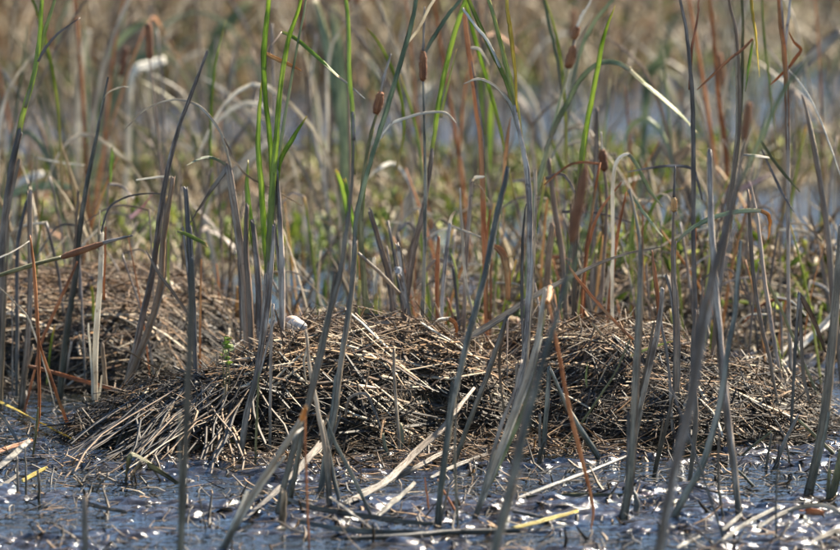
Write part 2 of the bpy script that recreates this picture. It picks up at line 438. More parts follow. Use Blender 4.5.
# ------------------------------------------------------------------ straw
def rand_unit(n):
    a = RNG.random(n) * 2 * np.pi
    return np.cos(a), np.sin(a)
def straw_lines(x, y, z, nx, ny, nz, L, bias, lift, K=4, curl=0.06):
    """centre lines of straws lying on a surface: bias>0 turns them towards the x axis"""
    n = len(x)
    a = RNG.standard_normal(n) * bias
    a = np.where(RNG.random(n) < 0.25, RNG.random(n) * np.pi, a)
    d = np.stack([np.cos(a), np.sin(a), np.zeros(n)], 1)
    N = np.stack([nx, ny, nz], 1)
    d = d - N * (d * N).sum(1)[:, None]
    d = d + N * (RNG.standard_normal(n) * lift)[:, None]
    d /= np.linalg.norm(d, axis=1)[:, None]
    s = np.cross(N, d); s /= np.linalg.norm(s, axis=1)[:, None] + 1e-9
    t = np.linspace(-0.5, 0.5, K)
    C = np.stack([x, y, z], 1)
    cu = RNG.standard_normal(n) * curl; cv = RNG.standard_normal(n) * curl - 0.03
    P = C[:, None] + d[:, None] * (t[None, :, None] * L[:, None, None]) \
        + s[:, None] * ((t ** 2)[None, :, None] * 4 * (cu * L)[:, None, None]) + N[:, None] * ((t ** 2)[None, :, None] * 4 * (cv * L)[:, None, None])
    return P, s
def surf_normal(f, x, y, e=0.02):
    gx = (f(x + e, y) - f(x - e, y)) / (2 * e); gy = (f(x, y + e) - f(x, y - e)) / (2 * e)
    gx = np.clip(gx, -2, 2); gy = np.clip(gy, -2, 2)
    l = np.sqrt(gx * gx + gy * gy + 1)
    return -gx / l, -gy / l, 1 / l
def straw_mesh(name, L, wd):
    K = 6; t = np.linspace(-0.5, 0.5, K)
    P = np.stack([t * L, U(-0.09, 0.09) * L * 4 * t ** 2 + U(-.05, .05) * L * np.sin(7 * t + U(0, 3)), U(-0.08, 0.03) * L * 4 * t ** 2], 1)[None]
    w = (wd * np.array([0.8, 1, 1.05, 1, 0.9, 0.5]))[None]
    return strands(name, P, w, np.array([[0, 1.0, 0]]), 0.35)
PROTO = [straw_mesh('straw', U(0.08, 0.32), random.choice((U(.003, .006), U(.004, .008), U(.008, .013)))) for _ in range(24)]
for m in PROTO: m.materials.append(MAT['straw'])
PROTO_WET = [straw_mesh('wet_stalk', U(0.3, 0.52), U(0.004, 0.009)) for _ in range(14)]
for m in PROTO_WET: m.materials.append(MAT['wet_straw'])
def rim(m, n, spread=1.0, front=0.0):
    r = np.sqrt(RNG.random(n)) * spread; a = RNG.random(n) * 2 * np.pi
    x = m[0] + m[2] * r * np.cos(a); y = m[1] + m[3] * r * np.sin(a)
    if front:                                  # more on the side that is seen
        f = RNG.random(n) < front; y = np.where(f, m[1] - np.abs(y - m[1]), y)
    return x, y
def on_mound(x, y):
    D = 11.5
    while D < 14:
        p = at(x, y, D)
        if p.z <= float(bumpz(MOUNDS[0], np.array([p.x]), np.array([p.y]))[0]): break
        D += 0.01
    return p
EGGS = [on_mound(297, 329.5) + Vector((0, 0, .008))]
EGGS.append(EGGS[0] + Vector((-0.012, .060, .004)))
def heap(name, m, nbulk, nsingle, label, group=None, wet=0.25):
    root = thing(name, (m[0], m[1], 0), label, 'nest' if 'nest' in name else 'heap', group)
    f = lambda a, b: bumpz(m, a, b)
    gx = np.linspace(m[0] - m[2] * (2.0 if m is MOUNDS[0] else 1.3), m[0] + m[2] * (1.6 if m is MOUNDS[0] else 1.3), 72); gy = np.linspace(m[1] - m[3] * 1.3, m[1] + m[3] * 1.3, 60)
    X, Y = np.meshgrid(gx, gy); Z = f(X, Y) - 0.012
    Z = np.where(Z < 0.01, -0.06, Z)
    core = link('mud_core', grid_mesh('mud_core', gx - m[0], gy - m[1], Z), 'soil', root)
    # thatch: thousands of straws that nobody could pick apart
    x, y = rim(m, nbulk, 1.06, 0.45)
    k3 = int(nbulk * .38)                                        # the steep rim takes as many again
    a = RNG.random(k3) * 2 * np.pi; a = np.where(RNG.random(k3) < .75, -np.abs(np.mod(a, np.pi)), a); rr = RNG.uniform(.82, 1.1, k3)
    x[:k3] = m[0] + m[2] * rr * np.cos(a); y[:k3] = m[1] + m[3] * rr * np.sin(a)
    if m is MOUNDS[0]:
        k4 = int(nbulk * .22); rr = np.sqrt(RNG.random(k4)) * 1.04; a = RNG.random(k4) * 2 * np.pi
        x[-k4:] = APRON[0] + .42 * rr * np.cos(a); y[-k4:] = APRON[1] + .36 * rr * np.sin(a)
        k5 = int(nbulk * .12); rr = np.sqrt(RNG.random(k5)) * 1.04; a = RNG.random(k5) * 2 * np.pi
        x[-k4 - k5:-k4] = SADDLE[0] + .30 * rr * np.cos(a); y[-k4 - k5:-k4] = SADDLE[1] + .46 * rr * np.sin(a)
    z = f(x, y) + RNG.random(nbulk) * 0.022 - 0.006
    z[:k3] *= RNG.uniform(.55, 1, k3)
    nx, ny, nz = surf_normal(f, x, y)
    L = np.clip(RNG.lognormal(-2.5, 0.6, nbulk), 0.02, 0.32)
    P, s = straw_lines(x - m[0], y - m[1], z, nx, ny, nz, L, 0.6, 0.13, curl=0.11)
    w = np.where(RNG.random(nbulk) < .10, RNG.uniform(0.008, 0.015, nbulk), RNG.uniform(0.0016, 0.0055, nbulk))[:, None] * np.array([0.7, 1, 0.95, 0.5])
    tone = np.clip(RNG.beta(1.15, 1.9, nbulk), 0, 1)
    low = z < np.where(y < m[1] - .25 * m[3], 0.185, 0.13) + 0.03 * RNG.standard_normal(nbulk)          # soaked low down; reaches higher at the front, where shade is painted in
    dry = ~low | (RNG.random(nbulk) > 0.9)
    keep = np.ones(nbulk, bool)
    for e in EGGS:
        q = P + np.array([m[0], m[1], 0]) - np.array(e); keep &= ~(((np.abs(q[..., 0]) < .045) & (q[..., 1] < .03) & (q[..., 1] > -.12) & (q[..., 2] > -.018)).any(1))
    dry &= keep; soaked = ~dry & keep  # holds the wet straw and the front's painted shade
    tag(link('thatch', strands('thatch', P[dry], w[dry], s[dry], 0.3, tone[dry]), 'straw_bulk', root), kind='stuff')
    tag(link('soaked_shade_thatch', strands('soaked_shade_thatch', P[soaked], w[soaked], s[soaked], 0.3, tone[soaked]), 'wet_shade_straw_bulk', root), kind='stuff')
    x, y = rim(m, nsingle, 1.0, 0.6)
    z = f(x, y) + RNG.random(nsingle) * 0.016 + 0.008
    nx, ny, nz = surf_normal(f, x, y, 0.04)
    for i in range(nsingle):
        if any(abs(x[i] - e.x) < .13 and -.2 < y[i] - e.y < .06 for e in EGGS): continue
        N = Vector((nx[i], ny[i], nz[i]))
        a = G(0, 0.6) if R() < 0.75 else U(0, math.pi)
        d = Vector((math.cos(a), math.sin(a), 0)); d = (d - N * d.dot(N)).normalized() + N * G(0, 0.14); d.normalize()
        sd_ = N.cross(d).normalized(); up = d.cross(sd_)
        o = link('straw', random.choice(PROTO), None, root)
        o.matrix_local = Matrix.Translation((x[i] - m[0], y[i] - m[1], z[i])) @ Matrix((d, sd_, up)).transposed().to_4x4()
    return root
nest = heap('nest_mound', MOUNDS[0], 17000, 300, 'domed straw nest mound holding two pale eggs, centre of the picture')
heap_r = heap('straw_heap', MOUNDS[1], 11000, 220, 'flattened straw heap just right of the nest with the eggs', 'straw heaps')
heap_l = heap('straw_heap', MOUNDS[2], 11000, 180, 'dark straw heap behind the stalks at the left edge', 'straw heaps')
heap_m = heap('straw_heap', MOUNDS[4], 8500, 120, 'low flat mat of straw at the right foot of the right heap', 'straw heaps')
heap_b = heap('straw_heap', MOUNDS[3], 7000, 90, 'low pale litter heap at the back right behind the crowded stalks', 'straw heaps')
# the fan of long soaked stalks sliding from the nest's left flank into the mud
for i in range(130):
    ux = U(140, 262); lx = ux - U(20, 120) * (1 if R() < .85 else -.4); t_ = (ux - 150) / 112
    ub = at(ux, U(382, 425) - 14 * t_, 12.42 + U(-0.1, 0.12)); lb = on_ground(max(lx, 50 + 20 * R()), U(436, 468), U(-0.02, 0.03))
    d = (ub - lb); ln = d.length; d.normalize()
    sd_ = Vector((0, 0, 1)).cross(d).normalized(); up = d.cross(sd_)
    me = random.choice(PROTO_WET)
    o = link('wet_stalk', me, None, nest)
    o.matrix_local = Matrix.Translation((ub + lb) / 2 - Vector(nest.location)) @ Matrix((d, sd_, up)).transposed().to_4x4() @ Matrix.Scale(ln / 0.4, 4, (1, 0, 0))
    if i % 14 == 0:
        o.data = random.choice(PROTO); o.name = 'straw'
        o.scale = (ln / 0.22, 1.3, 1.3)

# eggs
def egg(label, p, L, yaw, tint):
    n, k = 18, 20
    V, F = [], []
    for i in range(n + 1):
        a = math.pi * i / n; xx = -math.cos(a); rr = math.sin(a) * (1 - 0.13 * xx) * 0.36
        for j in range(k):
            b = 2 * math.pi * j / k
            V.append((xx * 0.5 * L, rr * L * math.cos(b), rr * L * math.sin(b)))
    for i in range(n):
        for j in range(k):
            F.append((i * k + j, i * k + (j + 1) % k, (i + 1) * k + (j + 1) % k, (i + 1) * k + j))
    me = bpy.data.meshes.new('egg'); me.from_pydata(V, [], F); me.polygons.foreach_set('use_smooth', [True] * len(F))
    o = link('egg', me, 'egg', None, p); o.rotation_euler = (0, 0.12, yaw); o.color = (*tint, 1)
    tag(o, label, 'egg', 'eggs in the nest')
pz = EGGS[0]
egg('larger pale egg in front, lying on the nest top beside the grey stalks', pz, 0.056, 0.15, (1, 0.97, 0.94))
egg('buff egg half hidden behind the larger pale egg in the nest', EGGS[1], 0.052, 0.5, (0.92, 0.72, 0.58))

# ------------------------------------------------------------------ cattails, one by one
CG = 'cattails round the nest'
DG = 'dead stalks round the nest'
def build_part(root, base, part, mat, pts, kind, Dfun, dtip, w_m=None):
    """pts: picture points (x, y, width in pixels), root end first"""
    P, Wd = [], []
    n = len(pts)
    for i, (x, y, w) in enumerate(pts):
        D = Dfun(y) + dtip * (i / max(n - 1, 1)) ** 1.5
        P.append(at(x, y, D)); Wd.append(w * px(D) * (0.78 if kind in 'sc' else 0.95 if kind in 'hk' else 0.82))
    if D < 9.95 and kind != 'h': Wd = [w * .78 for w in Wd]
    if kind in 's' and P[0].z > -0.03 and root.get('_grow', 1):
        d = (P[0] - P[1]).normalized()
        if d.z > -0.3: d = Vector((d.x * 0.3, 0, -1)).normalized()
        k = (P[0].z + 0.05) / -d.z
        P.insert(0, P[0] + d * k); Wd.insert(0, Wd[0])
    if pts[-1][1] <= 4:                           # goes on above the frame
        d = (P[-1] - P[-2]).normalized(); h = U(0.35, 0.6)
        sx = Vector((U(-.12, .12), U(-.12, .12), 0))
        P += [P[-1] + d * h * 0.5 + sx * 0.3, P[-1] + d * h + sx]; Wd += [Wd[-1] * 0.7, 0.002]
    elif kind == 'l':
        Wd[-1] = min(Wd[-1], 0.0025)
    P = [p - base for p in P]
    sec = {'s': 'round', 'l': 'blade', 'L': 'blade', 'h': 'disc', 'k': 'disc', 'c': 'round'}[kind]
    face = G(0, 0.35)
    if kind == 'h':                               # seed head: a blunt sausage
        a, b = P[0], P[-1]; w = max(Wd); L = (b - a)
        ts = [0, .03, .1, .25, .5, .75, .9, .97, 1]; ws = [.35, .6, .84, 1.0, 1.04, 0.96, .78, .52, .25]
        me = sweep(part, [a + L * t for t in ts], [w * q for q in ws], 'disc', 0, 0, 3, 0.05, w * 0.02)
    else:
        sub = 5 if len(P) > 2 else 6
        me = sweep(part, P, Wd, sec, face, G(0, 0.5) if sec == 'blade' else G(0, 0.9), sub, 0.045 if sec != 'disc' else 0.12, 0.0004, cut=(kind in 'sL' and pts[-1][1] > 4))
    ob = link(part, me, mat, root)
    if kind == 'h':                               # loose down round the head
        nf = 220; tt = RNG.random(nf); a = RNG.random(nf) * 2 * np.pi
        A, B = np.array(P[0]), np.array(P[-1]); ax = (B - A) / (np.linalg.norm(B - A) + 1e-9)
        s1 = np.cross(ax, [0, 1, 0]); s1 /= np.linalg.norm(s1); s2 = np.cross(ax, s1)
        rad = s1 * np.cos(a)[:, None] + s2 * np.sin(a)[:, None]
        c = A + (B - A) * tt[:, None] + rad * (max(Wd) * .40 * np.sin(np.pi * np.clip(tt, .06, .94)) ** .4)[:, None]
        d = rad * (max(Wd) * RNG.uniform(.12, .34, nf))[:, None] + ax * (RNG.standard_normal(nf) * max(Wd) * .2)[:, None]
        Q = c[:, None] + d[:, None] * np.array([0, .5, 1.0])[None, :, None]
        tag(link('down', strands('down', Q, np.full((nf, 3), max(Wd) * .06) * np.array([1, .8, .3]), RNG.standard_normal((nf, 3)), .4), 'straw_bulk' if mat == 'orange' else 'seed_down', ob), kind='stuff')
    return ob
def reed(name, label, D, *parts, cat='cattail', group=CG, lean=None, sheath=True, grow=1):
    """D: distance of the foot, or None to take it from where the first part meets the mud"""
    x0, y0, w0 = parts[0][2][0]
    if D is None: D = ground_D(y0)
    k = G(0, 0.05) if lean is None else lean       # leans away or towards the camera, metres per 100 pixels
    Dfun = lambda y: D + k * max(y0 - y, 0) / 100.0
    foot = at(x0, y0, D); base = Vector((foot.x, foot.y, 0 if foot.z < 0.35 and grow else foot.z))
    root = thing(name, base, label, cat, group)
    if not grow: root['_grow'] = 0
    head = None
    for i, p in enumerate(parts):
        part, mat, pts = p[0], p[1], p[2]
        kind = p[3] if len(p) > 3 else {'stalk': 's', 'leaf': 'l', 'seed_head': 'h', 'spike': 'k', 'stump': 's'}.get(part, 'l')
        ob = build_part(root, base, part, mat, pts, kind, Dfun, 0.0 if kind in 'shk' else U(-0.1, 0.1), None)
        if kind == 'h': head = ob
        if kind == 'k' and head: ob.parent = head
        if i == 0: stem = ob
        if sheath and kind == 's' and i == 0 and max(q[2] for q in pts) >= 6.5 and len(pts) >= 3:
            for sgn in ((-1, 1) if R() < 0.6 else (random.choice((-1, 1)),)):       # old leaf bases clasping the stalk
                m = random.randint(2, len(pts)); q = []
                for j, (x, y, w) in enumerate(pts[:m]):
                    e = (j / (m - 1)) ** 3 * U(1, 6) * sgn if m < len(pts) else 0
                    q.append((x + sgn * w * 0.27 + e, y + 1, w * U(0.42, 0.6)))
                Ds = lambda y: Dfun(y) - 0.003
                c = build_part(root, base, 'leaf_sheath', random.choice((mat, mat, 'grey', 'tan', 'dark')) if mat in ('grey', 'dark', 'teal') else mat, q, 'L', Ds, 0); c.parent = stem
    if '_grow' in root: del root['_grow']
    return root

# --- left edge
reed('cattail', 'tall dark green cattail at the left edge, its leaves splitting near the top', 13.0,
     ('stalk', 'dark', [(-4, 395, 9), (1, 262, 9), (6, 206, 8), (13, 160, 8), (20, 130, 7)]),
     ('leaf', 'green', [(14, 158, 7), (22, 118, 7), (33, 78, 6), (38, 50, 6), (42, 2, 5)]),
     ('leaf', 'lime', [(25, 108, 4), (36, 66, 5), (46, 28, 5), (54, 2, 4)]),
     ('leaf', 'dark', [(38, 62, 3), (46, 48, 4), (58, 34, 3), (80, 18, 2)]))
reed('dead_stalk', 'square-cut grey stalk near the left edge, above the fallen seed head', None,
     ('stalk', 'grey', [(21, 408, 7), (24, 374, 7), (27, 345, 7), (29.6, 304, 7), (30, 250, 7), (30, 194, 7)]), cat='stalk', group=DG)
reed('dead_leaf', 'narrow blackish leaf folded beside the square-cut grey stalk', 13.5,
     ('leaf', 'dark', [(17, 330, 5), (17, 262, 5), (20, 230, 5), (27, 200, 4)], 's'), cat='leaf', group=DG)
reed('dead_stalk', 'thin dark stalk hugging the left edge in front of the dark heap', 13.2,
     ('stalk', 'teal', [(1, 398, 5), (4, 330, 5), (6, 280, 4), (9, 215, 3)]), cat='stalk', group=DG)
reed('rusty_leaf', 'upright rust-orange leaf strip close to the left edge', None,
     ('leaf', 'rust', [(36, 432, 4), (39, 410, 4), (38.5, 350, 4), (36.5, 310, 4.5), (34, 270, 4), (30, 236, 2)], 's'), cat='leaf', group='rusty leaves', sheath=False)
reed('rusty_leaf', 'rust-orange leaf leaning right across the dark heap', 13.1,
     ('leaf', 'rust', [(34, 372, 3), (42, 340, 4), (56, 308, 4.5), (68, 282, 4), (77, 262, 2)], 's'), cat='leaf', group='rusty leaves', sheath=False)
reed('rusty_leaf', 'rust leaf drooping to the tip of the yellow leaf at left', 12.6,
     ('leaf', 'rust', [(74, 441, 4), (63, 412, 4.5), (50, 375, 4), (40, 345, 3), (38, 325, 2)], 's'), cat='leaf', group='rusty leaves', sheath=False)
reed('dead_leaf', 'thin cream twig slanting over the left edge of the dark heap', 12.9,
     ('leaf', 'cream', [(46, 372, 1.5), (40, 350, 2), (28, 318, 2.5), (12, 300, 2), (-4, 284, 1.5)], 's'), cat='leaf', group=DG)
reed('cattail', 'tall slim stalk bending left, dark green at its foot, third of the sharp left ones', 13.35,
     ('stalk', 'teal', [(61, 385, 8), (66, 340, 8), (71, 305, 7), (76, 274, 7), (79, 240, 7), (86, 190, 6.5), (97, 135, 4.5), (108, 78, 2.5)]),
     ('leaf', 'cream', [(98, 130, 2), (104, 98, 2), (118, 88, 2), (130, 87, 1)]))
reed('dead_stalk', 'thin dark stalk between the slim green-footed stalk and the whitish one', 13.6,
     ('stalk', 'dark', [(84, 352, 3), (82, 310, 3), (80, 270, 3), (78, 236, 2)]), cat='stalk', group=DG)
reed('dead_stalk', 'whitish split stalk with reddish edge crossing the fallen seed head', None,
     ('stalk', 'cream', [(95.5, 417, 6.5), (94.8, 374, 7), (96.5, 324, 7), (100.5, 274, 6.5), (101, 232, 6)]),
     ('leaf', 'rust', [(104, 300, 3), (105, 262, 3.5), (106, 228, 3)], 'L'),
     ('leaf', 'cream', [(99, 250, 3), (99, 230, 3), (100, 210, 2)], 'l'), cat='stalk', group=DG)
reed('dead_stalk', 'short pale cut stalk right beside the foot of the whitish stalk', None,
     ('stalk', 'tan', [(108.5, 415, 5), (105, 380, 5.5), (102, 344, 5)]), cat='stalk', group=DG)
reed('dead_stalk', 'long grey stalk leaning right with its tip above the bent one', 12.9,
     ('stalk', 'grey', [(124, 389, 8), (133, 357, 8), (143, 312, 7.5), (153, 268, 7), (163, 193, 6), (176, 136, 5), (190, 97, 4.5), (207, 52, 2.5)]), cat='stalk', group=DG)
reed('dead_stalk', 'grey stalk leaning right with its top leaf snapped off level to the left', 12.85,
     ('stalk', 'grey', [(126, 388, 9), (137, 358, 9), (148, 330, 8.5), (160, 285, 7.5), (163, 240, 7), (173, 178, 6)]),
     ('leaf', 'cream', [(173, 178, 3.5), (160, 177, 3), (137, 180, 2)], 'L'), cat='stalk', group=DG)
reed('dead_leaf', 'dark brown leaf sloping down to the blurred front stalk at left', 12.6,
     ('leaf', 'dark', [(194, 322, 3), (173, 292, 4), (158, 272, 4), (146, 250, 2)], 'l'), cat='leaf', group=DG, grow=0)
reed('fallen_cattail', 'fallen cattail with a dark brown seed head, leaning nearly level at left', 12.7,
     ('stalk', 'olive', [(-12, 279, 5), (0, 275, 5), (35, 264, 5.5), (62, 257, 5)], 'c'),
     ('seed_head', 'seed', [(61, 257.5, 7), (104, 243, 7)]),
     ('spike', 'dark', [(103, 243, 4), (118, 239, 3), (133, 235.5, 1.5)]), grow=0, lean=0)
reed('dead_leaf', 'cream twig rising past the square-cut stalk at the left edge', 12.8,
     ('leaf', 'cream', [(-4, 259, 2), (12, 252, 2), (30, 241, 1.5)], 'l'), cat='leaf', group=DG, grow=0)
reed('dead_leaf', 'thin brown leaf arching over the fallen seed head', 13.0,
     ('leaf', 'dark', [(100, 238, 2), (108, 210, 2.5), (122, 199, 2.5), (142, 194, 2), (168, 194, 1.5)], 'l'), cat='leaf', group=DG, grow=0)
reed('dead_stalk', 'narrow dark stalk with a square top, left of the blurred front stalk', 12.7,
     ('stalk', 'dark', [(194, 345, 7), (191, 280, 7), (188, 226, 6.5), (185.6, 187, 6)]), cat='stalk', group=DG)
reed('leaf_fragment', 'short olive yellow leaf piece caught on the narrow dark stalk', 12.6,
     ('leaf', 'lime', [(177, 231, 3), (190, 236, 5), (207, 245, 4)], 'L'), cat='leaf', group=DG, grow=0)
reed('front_stalk', 'blurred blue grey stalk close to the camera at lower left', 9.9,
     ('stalk', 'teal', [(178, 580, 11), (181, 550, 11), (184, 480, 11), (187, 410, 11.5), (190.5, 330, 11.5), (191.5, 285, 10), (192, 258, 8)]), cat='stalk', group='blurred front stalks', lean=0.0)
# --- grey stalk and arching leaves left of the green clump
reed('dead_stalk', 'thick mauve grey stalk whose snapped leaf slopes down to the left', 12.75,
     ('stalk', 'grey', [(246, 330, 9), (244, 276, 9), (238, 226, 9), (229, 167, 8)]),
     ('leaf', 'dark', [(229, 166, 6), (210, 191, 5.5), (190, 222, 4)], 'L'),
     ('leaf', 'cream', [(231, 168, 3), (222, 136, 3.5), (210, 117, 3.5), (195, 104, 3), (172, 100, 2.5), (145, 110, 2), (124, 131, 1)]),
     ('leaf', 'bluegreen', [(228, 166, 3), (213, 158, 3.5), (200, 159, 3), (186, 166, 1.5)]),
     ('leaf', 'tan', [(224, 138, 2), (243, 172, 2.5), (275, 190, 2.5), (302, 206, 1.5)]))
# --- the bright green clump
reed('green_cattail', 'bright green clump of upright cattail leaves left of centre, behind the eggs', 12.72,
     ('stalk', 'grey', [(282, 328, 7), (282, 276, 7.5), (280, 220, 7), (277, 172, 5)]),
     ('leaf', 'green', [(268, 318, 7), (267, 272, 7), (264, 235, 7), (261, 185, 7), (258, 150, 6.5), (259, 115, 5), (262, 78, 2)]),
     ('leaf', 'green', [(269, 300, 6), (270, 240, 7), (272, 175, 7), (269, 130, 6.5), (265, 95, 6.5), (264, 55, 7), (267, 20, 6.5), (269, 0, 6)]),
     ('leaf', 'green', [(266, 310, 7), (269, 240, 8), (272, 190, 8), (276, 138, 7.5), (280, 90, 6.5), (288, 40, 6), (301, 0, 4)]),
     ('leaf', 'bluegreen', [(272, 250, 5), (275, 185, 5.5), (281, 138, 5), (290, 85, 4.5), (297, 45, 4), (305, 2, 4)]),
     ('leaf', 'green', [(276, 205, 5), (279, 165, 6), (293, 138, 5.5), (307, 116, 3)]),
     ('leaf', 'green', [(258, 275, 5), (251, 225, 7), (247, 190, 6), (248, 160, 2)]),
     ('leaf', 'orange', [(263, 52, 3), (272, 57, 5), (287, 64, 5), (302, 71, 2)]),
     ('leaf', 'green', [(282, 32, 4), (297, 40, 5), (322, 62, 5), (338, 77, 4)], 'L'),
     ('leaf', 'cream', [(337, 76, 3.5), (349, 85, 2.5), (365, 99, 1)]),
     ('leaf', 'grey', [(266, 68, 2), (271, 47, 3), (282, 32, 3)]),
     ('stalk', 'dark', [(251, 330, 8), (249, 290, 8), (246, 250, 7), (247, 205, 5)], 's'),
     ('stalk', 'grey', [(259, 329, 8), (258, 280, 8), (254, 235, 6), (252, 222, 5)], 's'),
     ('stalk', 'dark', [(266, 330, 7), (267, 280, 7), (268, 250, 6)], 's'), lean=0.01)
reed('dead_stalk', 'leaning grey stalk running from the green clump down over the nest front', 12.05,
     ('stalk', 'grey', [(240, 464, 6.5), (247, 412, 7), (258, 370, 7), (266, 320, 7), (271, 274, 6.5), (274, 225, 4)]), cat='stalk', group=DG, lean=0.02)
reed('dead_stalk', 'thin grey stalk with a drooping snapped tip just left of the eggs', 12.2,
     ('stalk', 'grey', [(270, 424, 4), (271, 350, 4.5), (272.7, 306, 4.5)]),
     ('leaf', 'grey', [(272.7, 306, 4), (278, 318, 3.5), (284, 346, 2)], 'L'), cat='stalk', group=DG, lean=0.02)
reed('dead_stalk', 'short thin olive stalk in front of the nest, left of centre', None,
     ('stalk', 'olive', [(255, 467, 3), (257, 412, 3), (259, 372, 2)]), cat='stalk', group=DG)
# --- centre
reed('cattail', 'slim cattail leaning right, its foot in the mud tuft beside the orange-tipped broken stalk', 11.1,
     ('stalk', 'teal', [(278, 514, 7.5), (286, 478, 7.5), (299, 430, 8), (309, 402, 8), (320, 360, 8), (330, 312, 8.5), (340, 274, 8), (346, 236, 7), (352, 185, 5.5), (353.5, 140, 4)]),
     ('leaf', 'green', [(354, 175, 5), (352, 110, 6), (349, 75, 6), (346, 2, 5)]),
     ('leaf', 'green', [(349, 225, 4), (343, 190, 6), (337, 172, 5)], 'L'),
     ('spike', 'dark', [(353.5, 140, 4), (352.5, 112, 3.5)]), lean=0.03)
reed('green_cattail', 'long cattail leaning right with one tall green leaf over the nest centre', 11.5,
     ('stalk', 'teal', [(320, 498, 7), (327, 450, 7), (335, 412, 7.5), (339, 374, 7.5), (347, 324, 7.5), (353, 274, 7), (355, 240, 6.5)]),
     ('leaf', 'bluegreen', [(353, 274, 6), (356, 221, 6.5), (361, 196, 6), (370, 163, 5.5), (378, 137, 6), (393, 88, 6.5), (411, 25, 6), (416, 0, 5)]),
     ('leaf', 'green', [(357, 240, 4), (350, 205, 6), (345, 180, 5)], 'L'), lean=0.04)
reed('cattail', 'cattail with a small dark seed head and thin spike, centre left', 13.0,
     ('stalk', 'olive', [(368, 325, 8), (364, 276, 7), (361, 230, 6.5), (363, 180, 5), (370, 138, 4), (377, 113, 3.5)]),
     ('seed_head', 'seed', [(376, 114, 9), (381, 92, 9)]),
     ('spike', 'grey', [(381, 93, 3), (385, 75, 3), (391, 54, 1.5)]),
     ('leaf', 'orange', [(361, 280, 5), (360, 240, 6), (361, 205, 4)], 'L'),
     ('leaf', 'green', [(361, 225, 5), (363, 190, 6), (366, 160, 4), (374, 128, 2)]), lean=0.0)
reed('dead_stalk', 'cut stalk with white upper part and yellow green foot behind the nest top', 13.0,
     ('stalk', 'lime', [(376, 324, 6), (376, 296, 6)]),
     ('leaf', 'cream', [(376, 300, 5.5), (375, 280, 5.5), (374, 258, 5)], 'L'), cat='stalk', group=DG, lean=0)
reed('dead_stalk', 'stubby grey stalk leaning left, above the white feather', 13.1,
     ('stalk', 'grey', [(395, 322, 6), (389, 276, 6.5), (381, 246, 6.5), (370.5, 211, 6)]), cat='stalk', group=DG)
reed('dead_leaf', 'brown broken stem sloping down right towards the white feather', 12.95,
     ('leaf', 'tan', [(400, 294, 4), (383, 276, 4.5), (358, 253, 4)], 'c'), cat='leaf', group=DG, grow=0, lean=0)
reed('cattail', 'straight cattail with a slender dark seed head and long bare spike, right of centre line', 13.0,
     ('stalk', 'teal', [(422, 334, 5.5), (424, 276, 5.5), (425.5, 200, 5), (424.5, 138, 4), (423, 80, 3.5)]),
     ('seed_head', 'seed', [(423, 81, 8), (423, 51, 8)]),
     ('spike', 'dark', [(423, 52, 3), (424, 30, 2.5), (424.5, 7, 1.5)]), lean=0.0)
reed('green_cattail', 'green leaved cattail leaning right just behind the straight cattail with bare spike', 13.15,
     ('stalk', 'grey', [(401, 332, 7), (406, 300, 7), (413, 250, 7), (424, 205, 6), (432, 150, 5)]),
     ('leaf', 'green', [(428, 180, 5), (432, 150, 6), (438, 105, 7), (446, 65, 7), (455, 30, 7), (465, 0, 6)]),
     ('leaf', 'lime', [(441, 118, 4), (446, 95, 5), (457, 49, 3)]),
     ('leaf', 'bluegreen', [(424, 58, 3), (430, 44, 4.5), (445, 20, 5), (461, 0, 4)]), lean=0.0)
reed('dead_leaf', 'pale leaf strip crossing diagonally at top, just left of the straight cattail', 12.9,
     ('leaf', 'cream', [(404, 47, 2), (413, 36, 4), (421, 24, 4.5), (434, 0, 4)]), cat='leaf', group=DG, grow=0)
reed('dead_leaf', 'cream leaf arching level in front of the straight cattail below its head', 12.8,
     ('leaf', 'cream', [(378, 142, 3), (390, 125, 3.5), (406, 118, 3.5), (425, 113, 3.5), (445, 113, 3), (456, 123, 1.5)]), cat='leaf', group=DG, grow=0)
reed('dead_stalk', 'grey stalk leaning left, foot on the nest top right of the feather', 12.95,
     ('stalk', 'grey', [(412, 334, 7), (406, 300, 6.5), (402, 274, 6), (398, 245, 5)]), cat='stalk', group=DG)
# feather
fr = thing('feather', at(398, 268, 12.9), 'small white downy feather snagged on a twig behind the nest', 'feather')
fb = Vector(fr.location)
link('quill', sweep('quill', [at(395, 249, 12.9) - fb, at(397, 262, 12.9) - fb, at(400, 276, 12.9) - fb], [.004, .004, .002], 'disc', sub=4), 'dark', fr)
n_ = 110; a_ = RNG.random(n_) * 2 * np.pi
P0 = np.stack([RNG.normal(0.001, .003, n_), RNG.normal(0, .004, n_), RNG.uniform(-.010, .004, n_)], 1)
dd = np.stack([np.cos(a_) * .008, np.sin(a_) * .008, RNG.uniform(-.012, .002, n_)], 1)
tt = np.linspace(0, 1, 3)
link('vane', strands('vane', P0[:, None] + dd[:, None] * tt[None, :, None], np.full((n_, 3), .0016) * np.array([1, .8, .3]), RNG.standard_normal((n_, 3)), .3), 'feather', fr)

